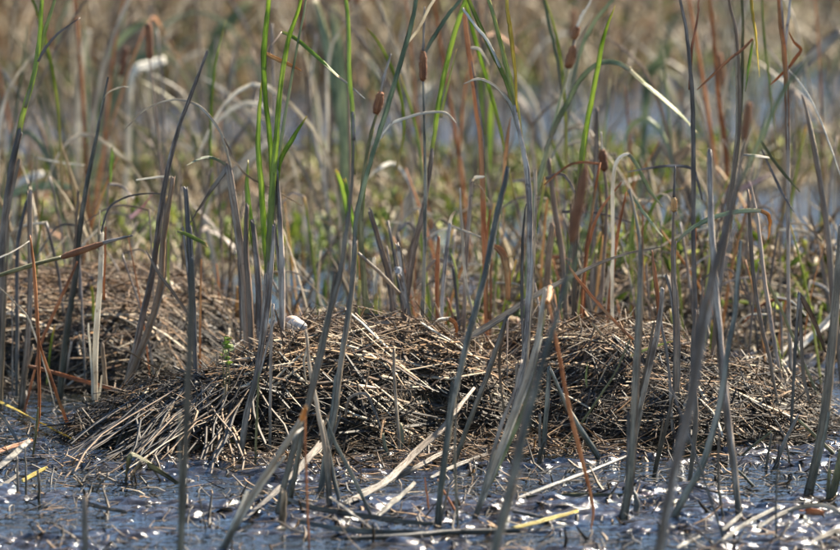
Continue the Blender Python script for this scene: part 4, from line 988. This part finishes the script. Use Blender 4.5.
# ------------------------------------------------------------------ pieces lying on the mud and water
def lying(name, label, mat, pts, kind='L', sec=None, cat='leaf', group='dead leaves lying on the mud'):
    """pts: picture points with width and height over the mud in metres"""
    P, Wd = [], []
    for q in pts:
        x, y, w = q[:3]; z = q[3] if len(q) > 3 else 0.016
        p = on_ground(x, y, z); P.append(p); Wd.append(w * px(p.y) * 0.85)
    base = Vector((P[0].x, P[0].y, 0))
    me = sweep(name, [p - base for p in P], Wd, sec or ('round' if kind == 'c' else 'blade'), U(-.3, .3), G(0, .5), 5, 0.05, 0.0008, cut=True)
    return tag(link(name, me, mat, None, base), label, cat, group)
LY = [
    ('yellow_leaf', 'yellow leaf lying from the left edge to the rust leaf tip', 'yellow', [(-6, 400, 4), (18, 411, 5), (50, 428, 6), (74, 440, 3)]),
    ('fallen_stick', 'brown stick slanting into the mud at the left edge', 'dark', [(-4, 408, 4, .09), (8, 424, 4, .05), (20, 444, 4, .01)]),
    ('fallen_leaf', 'broad beige leaf propped at the left edge above the left puddle', 'cream', [(-6, 472, 8), (10, 458, 8, .03), (30, 440, 6, .05)]),
    ('fallen_leaf', 'pale beige leaf under the propped one at the left edge', 'tan', [(-5, 488, 6), (8, 482, 5), (20, 472, 3)]),
    ('fallen_stick', 'rust brown stick lying behind the propped beige leaf', 'rust', [(-4, 452, 5, .03), (14, 446, 5, .03), (32, 440, 4, .03)]),
    ('yellow_leaf', 'short yellow leaf lying over the left puddle', 'yellow', [(22, 481, 5), (34, 474, 5.5), (47, 467, 3)]),
    ('folded_leaf', 'olive tan leaf folded over like a tent below the soaked stalk fan', 'olive', [(126, 482, 4, 0), (128, 468, 6, .05), (132, 455, 7, .085), (150, 465, 7.5, .05), (178, 483, 4, .0)]),
    ('folded_leaf', 'shorter tan leg beside the tent-folded leaf', 'tan', [(131, 480, 4, 0), (138, 466, 5, .05), (146, 460, 4, .06), (160, 480, 3, 0)]),
    ('fallen_leaf', 'pale stick lying right of the blurred cut stump at bottom left', 'tan', [(84, 502, 5), (100, 507, 5), (126, 512, 4)]),
    ('fallen_leaf', 'wide tan leaf running down left behind the orange-tipped foreground stalk', 'tan', [(243, 521, 6), (268, 499, 8, .02), (293, 475, 9, .05), (321, 444, 8, .1)]),
    ('fallen_stalk', 'long grey stalk propped from the mud up against the nest front', 'grey', [(343, 504, 6), (385, 482, 8.5, .03), (420, 448, 8.5, .09), (443, 427, 7, .13), (474, 388, 4, .2)]),
    ('fallen_stalk', 'second grey stalk below the long propped one', 'grey', [(358, 493, 5), (390, 481, 6, .02), (420, 465, 6, .05), (455, 446, 4, .07)]),
    ('fallen_leaf', 'short pale cream leaf piece right of the dark slender leaf foot', 'cream', [(377, 516, 5), (396, 500, 6, .02), (415, 482, 5, .03)]),
    ('fallen_stalk', 'teal stalk lying level, upper of two at bottom centre', 'teal', [(282, 497, 4, .03), (315, 508, 6, .02), (365, 516, 6.5), (400, 521, 6), (432, 524, 4)]),
    ('fallen_stalk', 'dark teal stalk lying level, lower of two at bottom centre', 'teal', [(298, 521, 5), (340, 529, 6.5), (380, 532, 7), (424, 533, 6)]),
    ('fallen_leaf', 'thin pale leaf crossing both lying teal stalks', 'cream', [(330, 497, 3, .04), (350, 512, 3.5, .03), (374, 530, 2, .02)]),
    ('fallen_log', 'reddish brown stem lying level at the bottom centre', 'dark', [(345, 538, 5), (400, 536, 6.5), (450, 532, 7), (490, 531, 7), (518, 530, 5)], 'c'),
    ('fallen_stick', 'grey brown stick lying from the blurred stalk up right to the dark blue grey stalk', 'dark', [(516, 499, 5), (545, 488, 5, .02), (580, 475, 5, .03), (627, 456, 4, .05)], 'c'),
    ('fallen_leaf', 'olive yellow leaf lying level under the grey brown stick', 'olive', [(526, 497, 4), (570, 495, 5), (622, 495, 4)]),
    ('fallen_leaf', 'yellow brown leaf lying at the edge of the bottom puddle', 'yellow', [(512, 528, 4), (545, 520, 5), (577, 511, 4)]),
    ('fallen_stick', 'dark broken twig behind the yellow brown leaf', 'dark', [(514, 511, 4), (532, 515, 4), (548, 518, 3)], 'c'),
    ('fallen_leaf', 'grey leaf lying left of the orange-ended broken stalk', 'grey', [(430, 478, 4), (455, 466, 5), (487, 454, 4)]),
    ('fallen_leaf', 'cream leaf lying in the right foreground mud', 'cream', [(722, 540, 4), (748, 522, 5, .02), (780, 506, 4, .03)]),
    ('fallen_leaf', 'pale arched leaf at lower right, over the rust fragment', 'cream', [(756, 528, 4), (788, 511, 5, .03), (822, 505, 5, .045), (845, 517, 3, .02)]),
    ('leaf_fragment', 'rust brown leaf fragment under the pale arched leaf at lower right', 'rust', [(801, 510, 7, .02), (810, 511, 9, .025), (821, 513, 6, .02)]),
    ('fallen_leaf', 'short cream splinter beside the foreground cream leaf', 'cream', [(722, 530, 4), (732, 522, 5, .02), (741, 515, 4, .03)]),
    ('fallen_leaf', 'pale leaf at the lower right corner', 'tan', [(812, 541, 5), (832, 532, 6), (846, 528, 4)]),
    ('fallen_leaf', 'cream leaf bit at the bottom edge right of the blurred sweeping cattail', 'cream', [(676, 548, 4), (690, 541, 4), (700, 536, 3)]),
    ('fallen_leaf', 'broad cream leaf with green foot lying aslant near the right edge', 'cream', [(757, 382, 8, .03), (776, 368, 9, .05), (806, 344, 9, .10), (838, 308, 7, .2)]),
    ('fallen_leaf', 'grey leaf lying above the broad cream one near the right edge', 'grey', [(750, 362, 5, .04), (793, 346, 7, .07), (832, 322, 5, .12)]),
    ('fallen_stick', 'thin dark stick rising right from the right heap foot', 'dark', [(734, 412, 3, .02), (765, 388, 3, .06), (797, 366, 2.5, .1)], 'c'),
    ('fallen_stick', 'thin stick running down right from the peak-folded leaf', 'dark', [(797, 364, 2.5, .1), (812, 372, 2.5, .07), (826, 382, 2, .03)], 'c'),
    ('fallen_leaf', 'pale leaf bundle at the right heap foot, left of the squat dark stub', 'cream', [(640, 424, 6, .03), (652, 421, 7, .04), (666, 416, 5, .05)]),
    ('fallen_leaf', 'olive leaf lying level across the nest foot at left', 'olive', [(212, 447, 4, .02), (230, 442, 4.5, .03), (250, 437, 3, .05)]),
    ('fallen_leaf', 'thin olive leaf from the blurred left stalk to the nest foot', 'olive', [(190, 449, 4, .02), (208, 444, 4, .025), (222, 441, 3, .03)]),
    ('fallen_leaf', 'pale straw lying on the nest top behind the feather', 'tan', [(350, 325, 4, .265), (372, 323, 5, .27), (396, 322, 4, .27)]),
    ('fallen_leaf', 'cream straw pointing up right on the nest left of the eggs', 'cream', [(230, 350, 4, .2), (243, 340, 5, .22), (258, 330, 3, .24)]),
    ('fallen_leaf', 'brown leaf lying level behind the soaked stalk fan', 'rust', [(28, 366, 4, .13), (62, 375, 5, .1), (100, 386, 5, .08), (126, 391, 4, .07)]),
]
for row in LY:
    lying(row[0], row[1], row[2], row[3], row[4] if len(row) > 4 else 'L', cat='stick' if 'stick' in row[0] or 'log' in row[0] else 'leaf' if 'leaf' in row[0] else 'stalk')

# ------------------------------------------------------------------ small living plants
def sprout(name, label, x, y, D, h, n, size, green='green'):
    b = at(x, y, D); root = thing(name, b, label, 'plant')
    for k in range(3):
        e = Vector((U(-.03, .03), U(-.03, .03), h * U(.7, 1)))
        link('stem', sweep('stem', [Vector((U(-.01, .01), 0, -.05)), e * 0.5 + Vector((U(-.01, .01), 0, 0)), e], [.003, .0025, .0015], 'disc', sub=3), 'olive', root)
        for q in range(n):
            s = U(.3, 1); a = U(0, 6.28); p = e * s
            d = Vector((math.cos(a), math.sin(a), U(-.1, .6))).normalized() * size * U(.6, 1.2)
            link('leaf', sweep('leaf', [p, p + d * .35, p + d * .7, p + d], [.002, size * .42, size * .36, .001], 'blade', U(-1, 1), 0, 2, 0), green, root)
    return root
sprout('weed_sprout', 'small leafy green weed growing on the nest flank left of the eggs', 226, 372, 12.38, 0.11, 7, 0.022)
reed('green_leaf', 'single fresh green blade hanging in the blur above the fallen seed head', 14.2,
     ('leaf', 'green', [(112, 147, 2), (112, 158, 4.5), (111, 172, 4), (110.5, 188, 1)], 'l'), cat='leaf', grow=0, group=DG)
reed('dead_leaf', 'pink withered leaf slanting right above the fallen seed head', 14.2,
     ('leaf', 'pink', [(130, 218, 6), (138, 212, 6), (145, 204, 3), (153, 192, 1)], 'l'), cat='leaf', grow=0, group=DG)
reed('green_leaf', 'tiny green blade standing on the nest top behind the leaning stalks', 12.9,
     ('leaf', 'lime', [(361, 330, 2), (360, 318, 2.5), (358, 306, 1)], 'l'), cat='leaf', grow=0, group=DG)
reed('green_leaf', 'small yellow green shoot on the face of the right heap', 12.55,
     ('leaf', 'lime', [(587, 388, 2), (586, 375, 2.5), (588, 362, 1)], 'l'), cat='leaf', grow=0, group=DG)
reed('green_leaf', 'thin lime leaf slanting on the right heap beneath the rust-topped stalk', 12.5,
     ('leaf', 'lime', [(630, 357, 3), (645, 350, 3.5), (660, 345, 3), (673, 341, 1)], 'l'), cat='leaf', grow=0, group=DG)
reed('dead_stalk', 'thin dark twig with green bits leaning over the right heap', 12.3,
     ('stalk', 'olive', [(597, 400, 3), (612, 378, 3), (622, 358, 2.5), (630, 340, 2)]), cat='stalk', group=DG)

for lab, D_, m_, p_ in [
    ('yellow green blade bending right, left of the straight cattail with bare spike', 14.0, 'lime', [(396, 170, 3), (404, 130, 4), (398, 85, 4.5), (380, 45, 4), (366, 28, 2)]),
    ('slim yellow green blade curving right below the slender dark seed head', 14.2, 'lime', [(424, 190, 3), (418, 140, 4), (410, 105, 4), (400, 74, 1.5)]),
    ('thin olive green blade rising between the two-headed cattail and thick grey cattail', 14.6, 'lime', [(566, 200, 3), (565, 110, 4), (558, 45, 4), (545, 0, 3)]),
    ('pale green blade leaning right at the top, right of the two-headed cattail', 14.6, 'bluegreen', [(566, 130, 3), (578, 60, 5), (592, 26, 5), (612, 0, 4)]),
    ('lime blade slanting down right behind the square-topped stub', 15.0, 'lime', [(572, 215, 3), (566, 180, 5), (558, 158, 5), (551, 136, 2)]),
    ('lime blade upright at top right of the knobbly stem', 14.5, 'lime', [(776, 150, 3), (770, 90, 4), (764, 40, 4), (762, 0, 3)]),
    ('lime blade arching right above the right heap', 14.0, 'lime', [(640, 268, 3), (646, 225, 4), (660, 196, 4), (684, 188, 2)]),
    ('bright lime shoot right of the cane-like cream arch', 13.6, 'lime', [(630, 270, 4), (631, 240, 5), (634, 215, 4), (640, 200, 2)]),
    ('yellow green blade leaning left beside the left edge cattail', 14.6, 'lime', [(62, 190, 3), (58, 110, 4), (48, 50, 4), (34, 4, 3)]),
    ('thin green blade upright between the green clump and the bent grey stalks', 15.0, 'green', [(214, 210, 3), (210, 140, 4), (214, 70, 4), (226, 20, 2)]),
    ('slim green blade leaning left from the thick grey cattail', 13.8, 'green', [(515, 200, 3), (498, 120, 4), (478, 50, 5), (466, 0, 4)]),
    ('short lime blade beside the stub with splayed cream top', 13.4, 'lime', [(458, 300, 3), (455, 268, 4), (446, 240, 2)]),
]:
    reed('green_leaf', lab, D_, ('leaf', m_, p_, 'l'), cat='leaf', grow=0, group='yellow green blades')
# ------------------------------------------------------------------ uncountable pieces
def scatter(name, mat, n, xr, yr, Lr, wr, label, density=None, lift=0.25, hz=0.02, K=4, up=0.0, bias=1.2, curl=0.12, widths=(0.6, 1, 0.9, 0.3), flat=0.2, cone=None, tonef=None):
    y = RNG.uniform(yr[0], yr[1], n)
    x = RNG.uniform(-1, 1, n) * (cone * y if cone else 1) + (RNG.uniform(xr[0], xr[1], n) if not cone else 0)
    if density is not None:
        k = RNG.random(n) < density(x, y); x, y = x[k], y[k]
    n = len(x)
    g = groundz(x, y); m = moundz(x, y)
    z = np.maximum(np.maximum(g, m), 0) + RNG.random(n) ** 2 * hz
    L = RNG.uniform(*Lr, n)
    nx = RNG.standard_normal(n) * 0.2; ny = RNG.standard_normal(n) * 0.2; nz = np.ones(n)
    P, s = straw_lines(x, y, z, nx, ny, nz, L, bias, lift, K, curl)
    if up:
        a = RNG.random(n) * 2 * np.pi; t_ = RNG.random(n) * up
        d = np.stack([np.cos(a) * np.sin(t_), np.sin(a) * np.sin(t_), np.cos(t_)], 1)
        t = np.linspace(0, 1, K)
        bend = np.stack([np.cos(a), np.sin(a), -0.4 * np.ones(n)], 1) * (L * RNG.random(n) ** 2 * 0.7)[:, None]
        P = np.stack([x, y, z - .02], 1)[:, None] + d[:, None] * (t[None, :, None] * L[:, None, None]) + bend[:, None] * (t ** 2.5)[None, :, None]
        s = np.stack([RNG.standard_normal(n), RNG.standard_normal(n) * .5, RNG.standard_normal(n) * .2], 1)
    w = RNG.uniform(*wr, n)[:, None] * np.array(widths)[None]
    o = link(name, strands(name, P, w, s, flat, None if tonef is None else tonef(x, y, n)), mat)
    return tag(o, label, name.replace('_', ' ').split()[-1], kind='stuff')
near_mask = lambda x, y: np.where(moundz(x, y) > 0.06, 0.0, 0.35 + 0.65 * (vnoise(x * 5, y * 3, 31) > 0))
scatter('mud_debris', 'wet_shade_straw_bulk', 15000, (-2.2, 2.2), (9.2, 14.2), (0.015, 0.15), (0.002, 0.010), 'broken wet straw bits strewn over the mud', near_mask, 0.08, 0.012)
scatter('straw_debris', 'straw_bulk', 1500, (-2.2, 2.2), (10.2, 14.4), (0.02, 0.14), (0.002, 0.007), 'dry straw bits strewn over the mud', near_mask, 0.1, 0.012)
foot = lambda x, y: np.clip(np.exp(-((np.sqrt(((x - MOUNDS[0][0]) / .5) ** 2 + ((y - 12.6) / .62) ** 2) - 1) / .16) ** 2) + np.exp(-((np.sqrt(((x - MOUNDS[1][0]) / .5) ** 2 + ((y - 12.9) / .65) ** 2) - 1) / .16) ** 2), 0, 1) * (moundz(x, y) < .08)
scatter('nest_foot_debris', 'straw_bulk', 9000, (-0.9, 1.1), (11.7, 13.2), (0.03, 0.2), (0.0025, 0.008), 'loose straw spilled round the foot of the nest and heap', foot, 0.16, 0.02, bias=.6, tonef=lambda x, y, n: RNG.beta(1.5, 3, n))
far_ok = lambda x, y: (farz(x, y) > -0.01) * (0.35 + 0.65 * (vnoise(x * 1.7, y * 1.1, 41) > -0.1))
scatter('leaf_litter', 'litter', 36000, None, (14.0, 36.0), (0.04, 0.22), (0.006, 0.022), 'pale curled leaf litter covering the marsh behind', far_ok, 0.35, 0.10, cone=0.125, curl=0.25)
scatter('water_weeds', 'weeds', 80000, None, (14.6, 38.0), (0.03, 0.09), (0.012, 0.03), 'low green weeds among the litter behind the nest',
        lambda x, y: (farz(x, y) > -0.03) * np.clip(0.3 + 0.9 * vnoise(x * 1.3 + 5, y * .9, 51) - 0.10 * x, 0, 1), 0.5, 0.12, cone=0.125, K=3, up=1.3, widths=(0.3, 1, 0.15))
scatter('floating_litter', 'litter', 7000, None, (22.5, 29.5), (0.05, 0.2), (0.005, 0.015), 'floating leaf bits on the far channel', lambda x, y: np.where(x > .6, .18, .5) * (vnoise(x * 2, y * 2, 77) > .1), 0.05, 0.01, cone=0.125)
scatter('reed_thicket', 'thicket', 22000, None, (27.6, 66.0), (0.2, 1.1), (0.010, 0.03), 'dense dead reeds filling the far background',
        lambda x, y: np.clip(.5 + .8 * vnoise(x * .9, y * .6, 61), 0.05, 1), cone=0.14, K=5, up=0.75, widths=(1, 1, .9, .7, .2), flat=.3)
scatter('reed_stubble', 'thicket', 7000, None, (14.4, 27.0), (0.08, 0.5), (0.005, 0.014), 'thin dead stems standing among the litter behind the nest',
        lambda x, y: np.where(farz(x, y) > -0.03, 1, .12) * np.clip(.3 + .9 * vnoise(x * 1.1, y * .8, 71), 0.04, 1), cone=0.13, K=5, up=0.45, widths=(1, 1, .9, .7, .2), flat=.3)

# ------------------------------------------------------------------ cattails of the blurred background, each its own
def proto_bg(mat, h, w, leaves, bent, head):
    """part meshes of one background cattail, foot at the origin"""
    parts = []
    lx = U(-.1, .1) * h
    pts = [Vector((0, 0, -.06)), Vector((lx * .15, U(-.02, .02), h * .35)), Vector((lx * .5, U(-.03, .03), h * .7)), Vector((lx, U(-.05, .05), h))]
    parts.append(('stalk', sweep('stalk', pts, [w, w, w * .9, w * .6], 'round', U(-1, 1), 1, 3, .05, 0, True), mat))
    for k in range(leaves):
        z0 = U(.1, .5) * h; L = U(.4, .9) * h; s = random.choice((-1, 1)); sp = U(.08, .3) * s
        lm = random.choice((mat, 'tan', 'cream', 'grey', 'olive'))
        p0 = Vector((lx * .2, 0, z0))
        if bent and k == 0:
            q = [p0, p0 + Vector((sp * .3, 0, L * .5)), p0 + Vector((sp, U(-.1, .1), L * .75)), p0 + Vector((sp * 1.6, U(-.15, .15), L * .68)), p0 + Vector((sp * 2.0, 0, L * .45))]
        else:
            q = [p0, p0 + Vector((sp * .2, 0, L * .4)), p0 + Vector((sp * .6, U(-.05, .05), L * .75)), p0 + Vector((sp * 1.2, U(-.1, .1), L))]
        lw = w * U(.9, 1.7)
        parts.append(('leaf', sweep('leaf', q, [lw * .8] + [lw] * (len(q) - 2) + [.002], 'blade', U(-.6, .6), U(-1, 1), 3, .03), lm))
    if head:
        t = pts[-1]
        parts.append(('seed_head', sweep('seed_head', [t + Vector((0, 0, z)) for z in (-.01, 0, .04, .09, .1)], [.006, .022, .024, .022, .006], 'disc', 0, 0, 3, .04), 'seed'))
    return parts
BG = {}
for key, mat in (('grey', 'grey'), ('dark', 'dark'), ('tan', 'tan'), ('green', 'bluegreen'), ('rust', 'rust')):
    BG[key] = [proto_bg(mat, U(.5, 1.1), U(.007, .013), random.choice((0, 1, 1, 2, 2)), R() < .5, R() < .12) for _ in range(7)]
def plant_bg(x, D, key, label, group):
    X = cx(x, D); z = float(max(groundz(np.array([X]), np.array([D]))[0], -.05))
    parts = random.choice(BG[key]); kinds = [p[0] for p in parts]; nl = kinds.count('leaf')
    look = 'headed' if 'seed_head' in kinds else ('bare', 'one-leaved', 'two-leaved')[min(nl, 2)]
    root = thing('background_cattail', (X, D, z), label % look, 'cattail', group)
    root.rotation_euler = (G(0, .06), G(0, .10), G(0, .5)); s = U(.8, 1.2); root.scale = (s, s, s * U(.9, 1.15))
    for part, me, mat in parts:
        link(part, me, mat, root)
ZN = [(-30, 60, 'left edge'), (60, 130, 'fallen seed head'), (130, 210, 'bent grey stalks'), (210, 310, 'green clump'), (310, 400, 'small seed head'),
      (400, 465, 'bare spike'), (465, 560, 'thick grey cattail'), (560, 640, 'blurred front head'), (640, 715, 'tiny rusty head'), (715, 790, 'knobbly stem'), (790, 875, 'right edge')]
CN = {'grey': 'grey', 'dark': 'dark brown', 'tan': 'tan', 'green': 'greenish', 'rust': 'rusty'}
def band(n, D0, D1, where, keys):
    for i in range(n):
        a, b, side = ZN[i % len(ZN)]; x = U(a, b); D = U(D0, D1); key = random.choice(keys)
        plant_bg(x, D, key, '%s %s cattail %s, in line with the %s' % (CN[key], '%s', where, side), 'cattails ' + where)
band(62, 15.2, 19.5, 'blurred in the litter behind', ['grey', 'grey', 'dark', 'dark', 'tan', 'green', 'rust'])
band(66, 20.0, 23.8, 'blurred before the channel', ['grey', 'grey', 'dark', 'tan', 'green'])
band(140, 28.6, 42.0, 'blurred beyond the channel', ['grey', 'dark', 'dark', 'tan', 'tan', 'green', 'rust'])
# short broken stubble close behind and between the heaps, each its own
def stub(x, D, key, kindw):
    h = U(.12, .5); X = cx(x, D); z = float(max(moundz(np.array([X]), np.array([D]))[0] - .03, 0)); w = U(.004, .010); lx = G(0, .22) * h
    snap = R() < .4
    pts = [Vector((0, 0, -.06)), Vector((lx * .4, U(-.02, .02), h * .5)), Vector((lx, U(-.04, .04), h))]
    root = thing('stubble_stem', (X, D, z), '%s %s in stubble %s, in line with the %s' % (CN[key], 'snapped stem' if snap else 'stub', kindw[0], kindw[1]), 'stem', 'stubble stems ' + kindw[0])
    blade = key in ('rust', 'tan') and R() < .6
    link('stem', sweep('stem', pts, [w, w, w * .8], 'blade' if blade else 'round', U(-.8, .8), U(-1, 1), 4, .05, .0004, True), {'green': 'lime', 'rust': random.choice(('rust', 'orange'))}.get(key, key), root)
    if snap:
        s = random.choice((-1, 1)); L = U(.06, .2)
        link('snapped_tip', sweep('snapped_tip', [pts[-1], pts[-1] + Vector((s * L * .5, U(-.03, .03), U(-.02, .03))), pts[-1] + Vector((s * L, U(-.05, .05), -L * U(.1, .9)))], [w * .9, w * .9, w * .5], 'blade', U(-.5, .5), 0, 4, .05), random.choice(('cream', 'tan', 'rust' if key == 'rust' else 'grey')), root)
for i in range(215):
    a, b, side = ZN[i % len(ZN)] if i < 110 else ZN[5 + i % 5]
    x = U(a, b); D = U(13.2, 15.4)
    if 250 < x < 420 and D < 13.5: D += .4
    stub(x, D, random.choice(['grey', 'dark', 'tan', 'tan', 'rust', 'rust', 'green'] if 420 < x < 660 else ['grey', 'dark', 'dark', 'tan', 'rust', 'green']), ('near the heaps' if D < 14.2 else 'farther back', side))
# unseen wood, added to block the low sky and darken the wet reflections
n = 11000
a = RNG.uniform(-1.25, 1.25, n); rr = RNG.uniform(95, 135, n); hh = (11 + 7 * np.abs(vnoise(a * 14, rr * .02, 81)) + 3 * vnoise(a * 60, rr * .1, 82))
zz = RNG.random(n) ** .8 * hh
C = np.stack([np.sin(a) * rr, np.cos(a) * rr, zz], 1)
d = RNG.standard_normal((n, 3)) * np.array([2.0, 2.0, 1.5])
tag(link('sky_blocking_wood', strands('sky_blocking_wood', C[:, None] + d[:, None] * np.linspace(-.5, .5, 3)[None, :, None], RNG.uniform(1.4, 3.0, n)[:, None] * np.array([.4, 1, .4]), RNG.standard_normal((n, 3)), .5), 'sky_blocking_foliage'),
    'added out-of-frame wood that blocks low sky from the reflections', 'wood', kind='stuff')
# the large pale blurred leaves one can make out
PALE = [
    ('pale bent leaf doubled over at top left, tip turned down', 22, 'tan', [(106, 74, 8), (118, 58, 10), (132, 43, 11), (146, 34, 10), (150, 48, 6)]),
    ('green grey blurred leaf leaning over the doubled one at top left', 22.5, 'bluegreen', [(104, 70, 6), (116, 48, 9), (134, 30, 8), (150, 20, 4)]),
    ('pink beige upright leaf blade at top left', 23, 'cream', [(80, 85, 8), (83, 60, 9), (89, 30, 8)]),
    ('yellow cream leaf stretching right at upper left', 22, 'cream', [(132, 76, 6), (148, 66, 9), (165, 60, 6)]),
    ('green grey leaf above the yellow cream one at upper left', 22.4, 'bluegreen', [(130, 70, 6), (150, 55, 9), (172, 46, 4)]),
    ('pale green blurred leaf arching low at the left edge', 18, 'bluegreen', [(4, 202, 5), (24, 190, 8), (45, 186, 8), (62, 186, 7), (78, 190, 3)]),
    ('second pale blurred leaf at the left edge above the arching one', 19, 'cream', [(18, 188, 6), (32, 178, 9), (44, 174, 6)]),
    ('broad pale leaf slanting right behind the bright green clump', 17.5, 'cream', [(205, 205, 8), (228, 182, 11), (248, 160, 11), (268, 142, 7)]),
    ('pale leaf leaning left across the top, right of the green clump', 24, 'tan', [(335, 65, 8), (322, 45, 9), (308, 22, 8)]),
    ('pale diagonal leaf at the top left of the green clump', 26, 'bluegreen', [(212, 45, 8), (232, 20, 10), (252, 0, 8)]),
    ('pale blade slanting right at upper right, ending bluntly', 22, 'bluegreen', [(648, 80, 8), (660, 62, 9), (674, 40, 8)]),
    ('wide pale leaf sweeping up at the right edge', 20, 'tan', [(790, 85, 7), (810, 60, 10), (842, 30, 8)]),
    ('long pale leaf leaning left behind the white feather', 18, 'cream', [(392, 240, 8), (402, 215, 9), (414, 190, 8)]),
    ('bleached leaf behind the tall dark stalk on the right', 19, 'tan', [(676, 165, 7), (683, 155, 9), (691, 145, 6)]),
    ('pale leaf slanting left at mid right behind the tall dark stalk', 18, 'grey', [(690, 200, 6), (675, 165, 7), (660, 140, 5)]),
    ('dull green upright leaf blurred behind the small dark seed head', 19, 'bluegreen', [(347, 160, 10), (343, 110, 12), (338, 50, 11), (334, 5, 8)]),
    ('second dull green blurred leaf left of the small dark seed head', 19.5, 'bluegreen', [(342, 140, 8), (332, 80, 10), (322, 30, 9), (314, 0, 7)]),
    ('deep green blurred leaf clump behind the rust brown stalk', 19, 'green', [(486, 130, 11), (485, 95, 12), (482, 70, 7)]),
]
for label, D, mat, pts in PALE:
    D = 14 + (D - 14) * .62; pts = [(x, y, w * 1.15) for x, y, w in pts]
    b = at(pts[0][0], pts[0][1], D)
    foot_ = Vector((b.x + U(-.08, .08), D, -.05))
    P = [foot_, foot_ * .4 + b * .6 + Vector((0, 0, -.02))] if b.z > .1 else [foot_]
    Wd = [pts[0][2] * .7 * px(D)] * len(P)
    dt = U(-.2, .2)
    for i, (x, y, w) in enumerate(pts):
        P.append(at(x, y, D + dt * i / len(pts))); Wd.append(w * px(D))
    base = Vector((foot_.x, foot_.y, 0))
    tag(link('blurred_leaf', sweep('blurred_leaf', [p - base for p in P], Wd, 'blade', G(0, .2), G(0, .3), 4, .03), mat, None, base), label, 'leaf', 'large blurred leaves of the background')
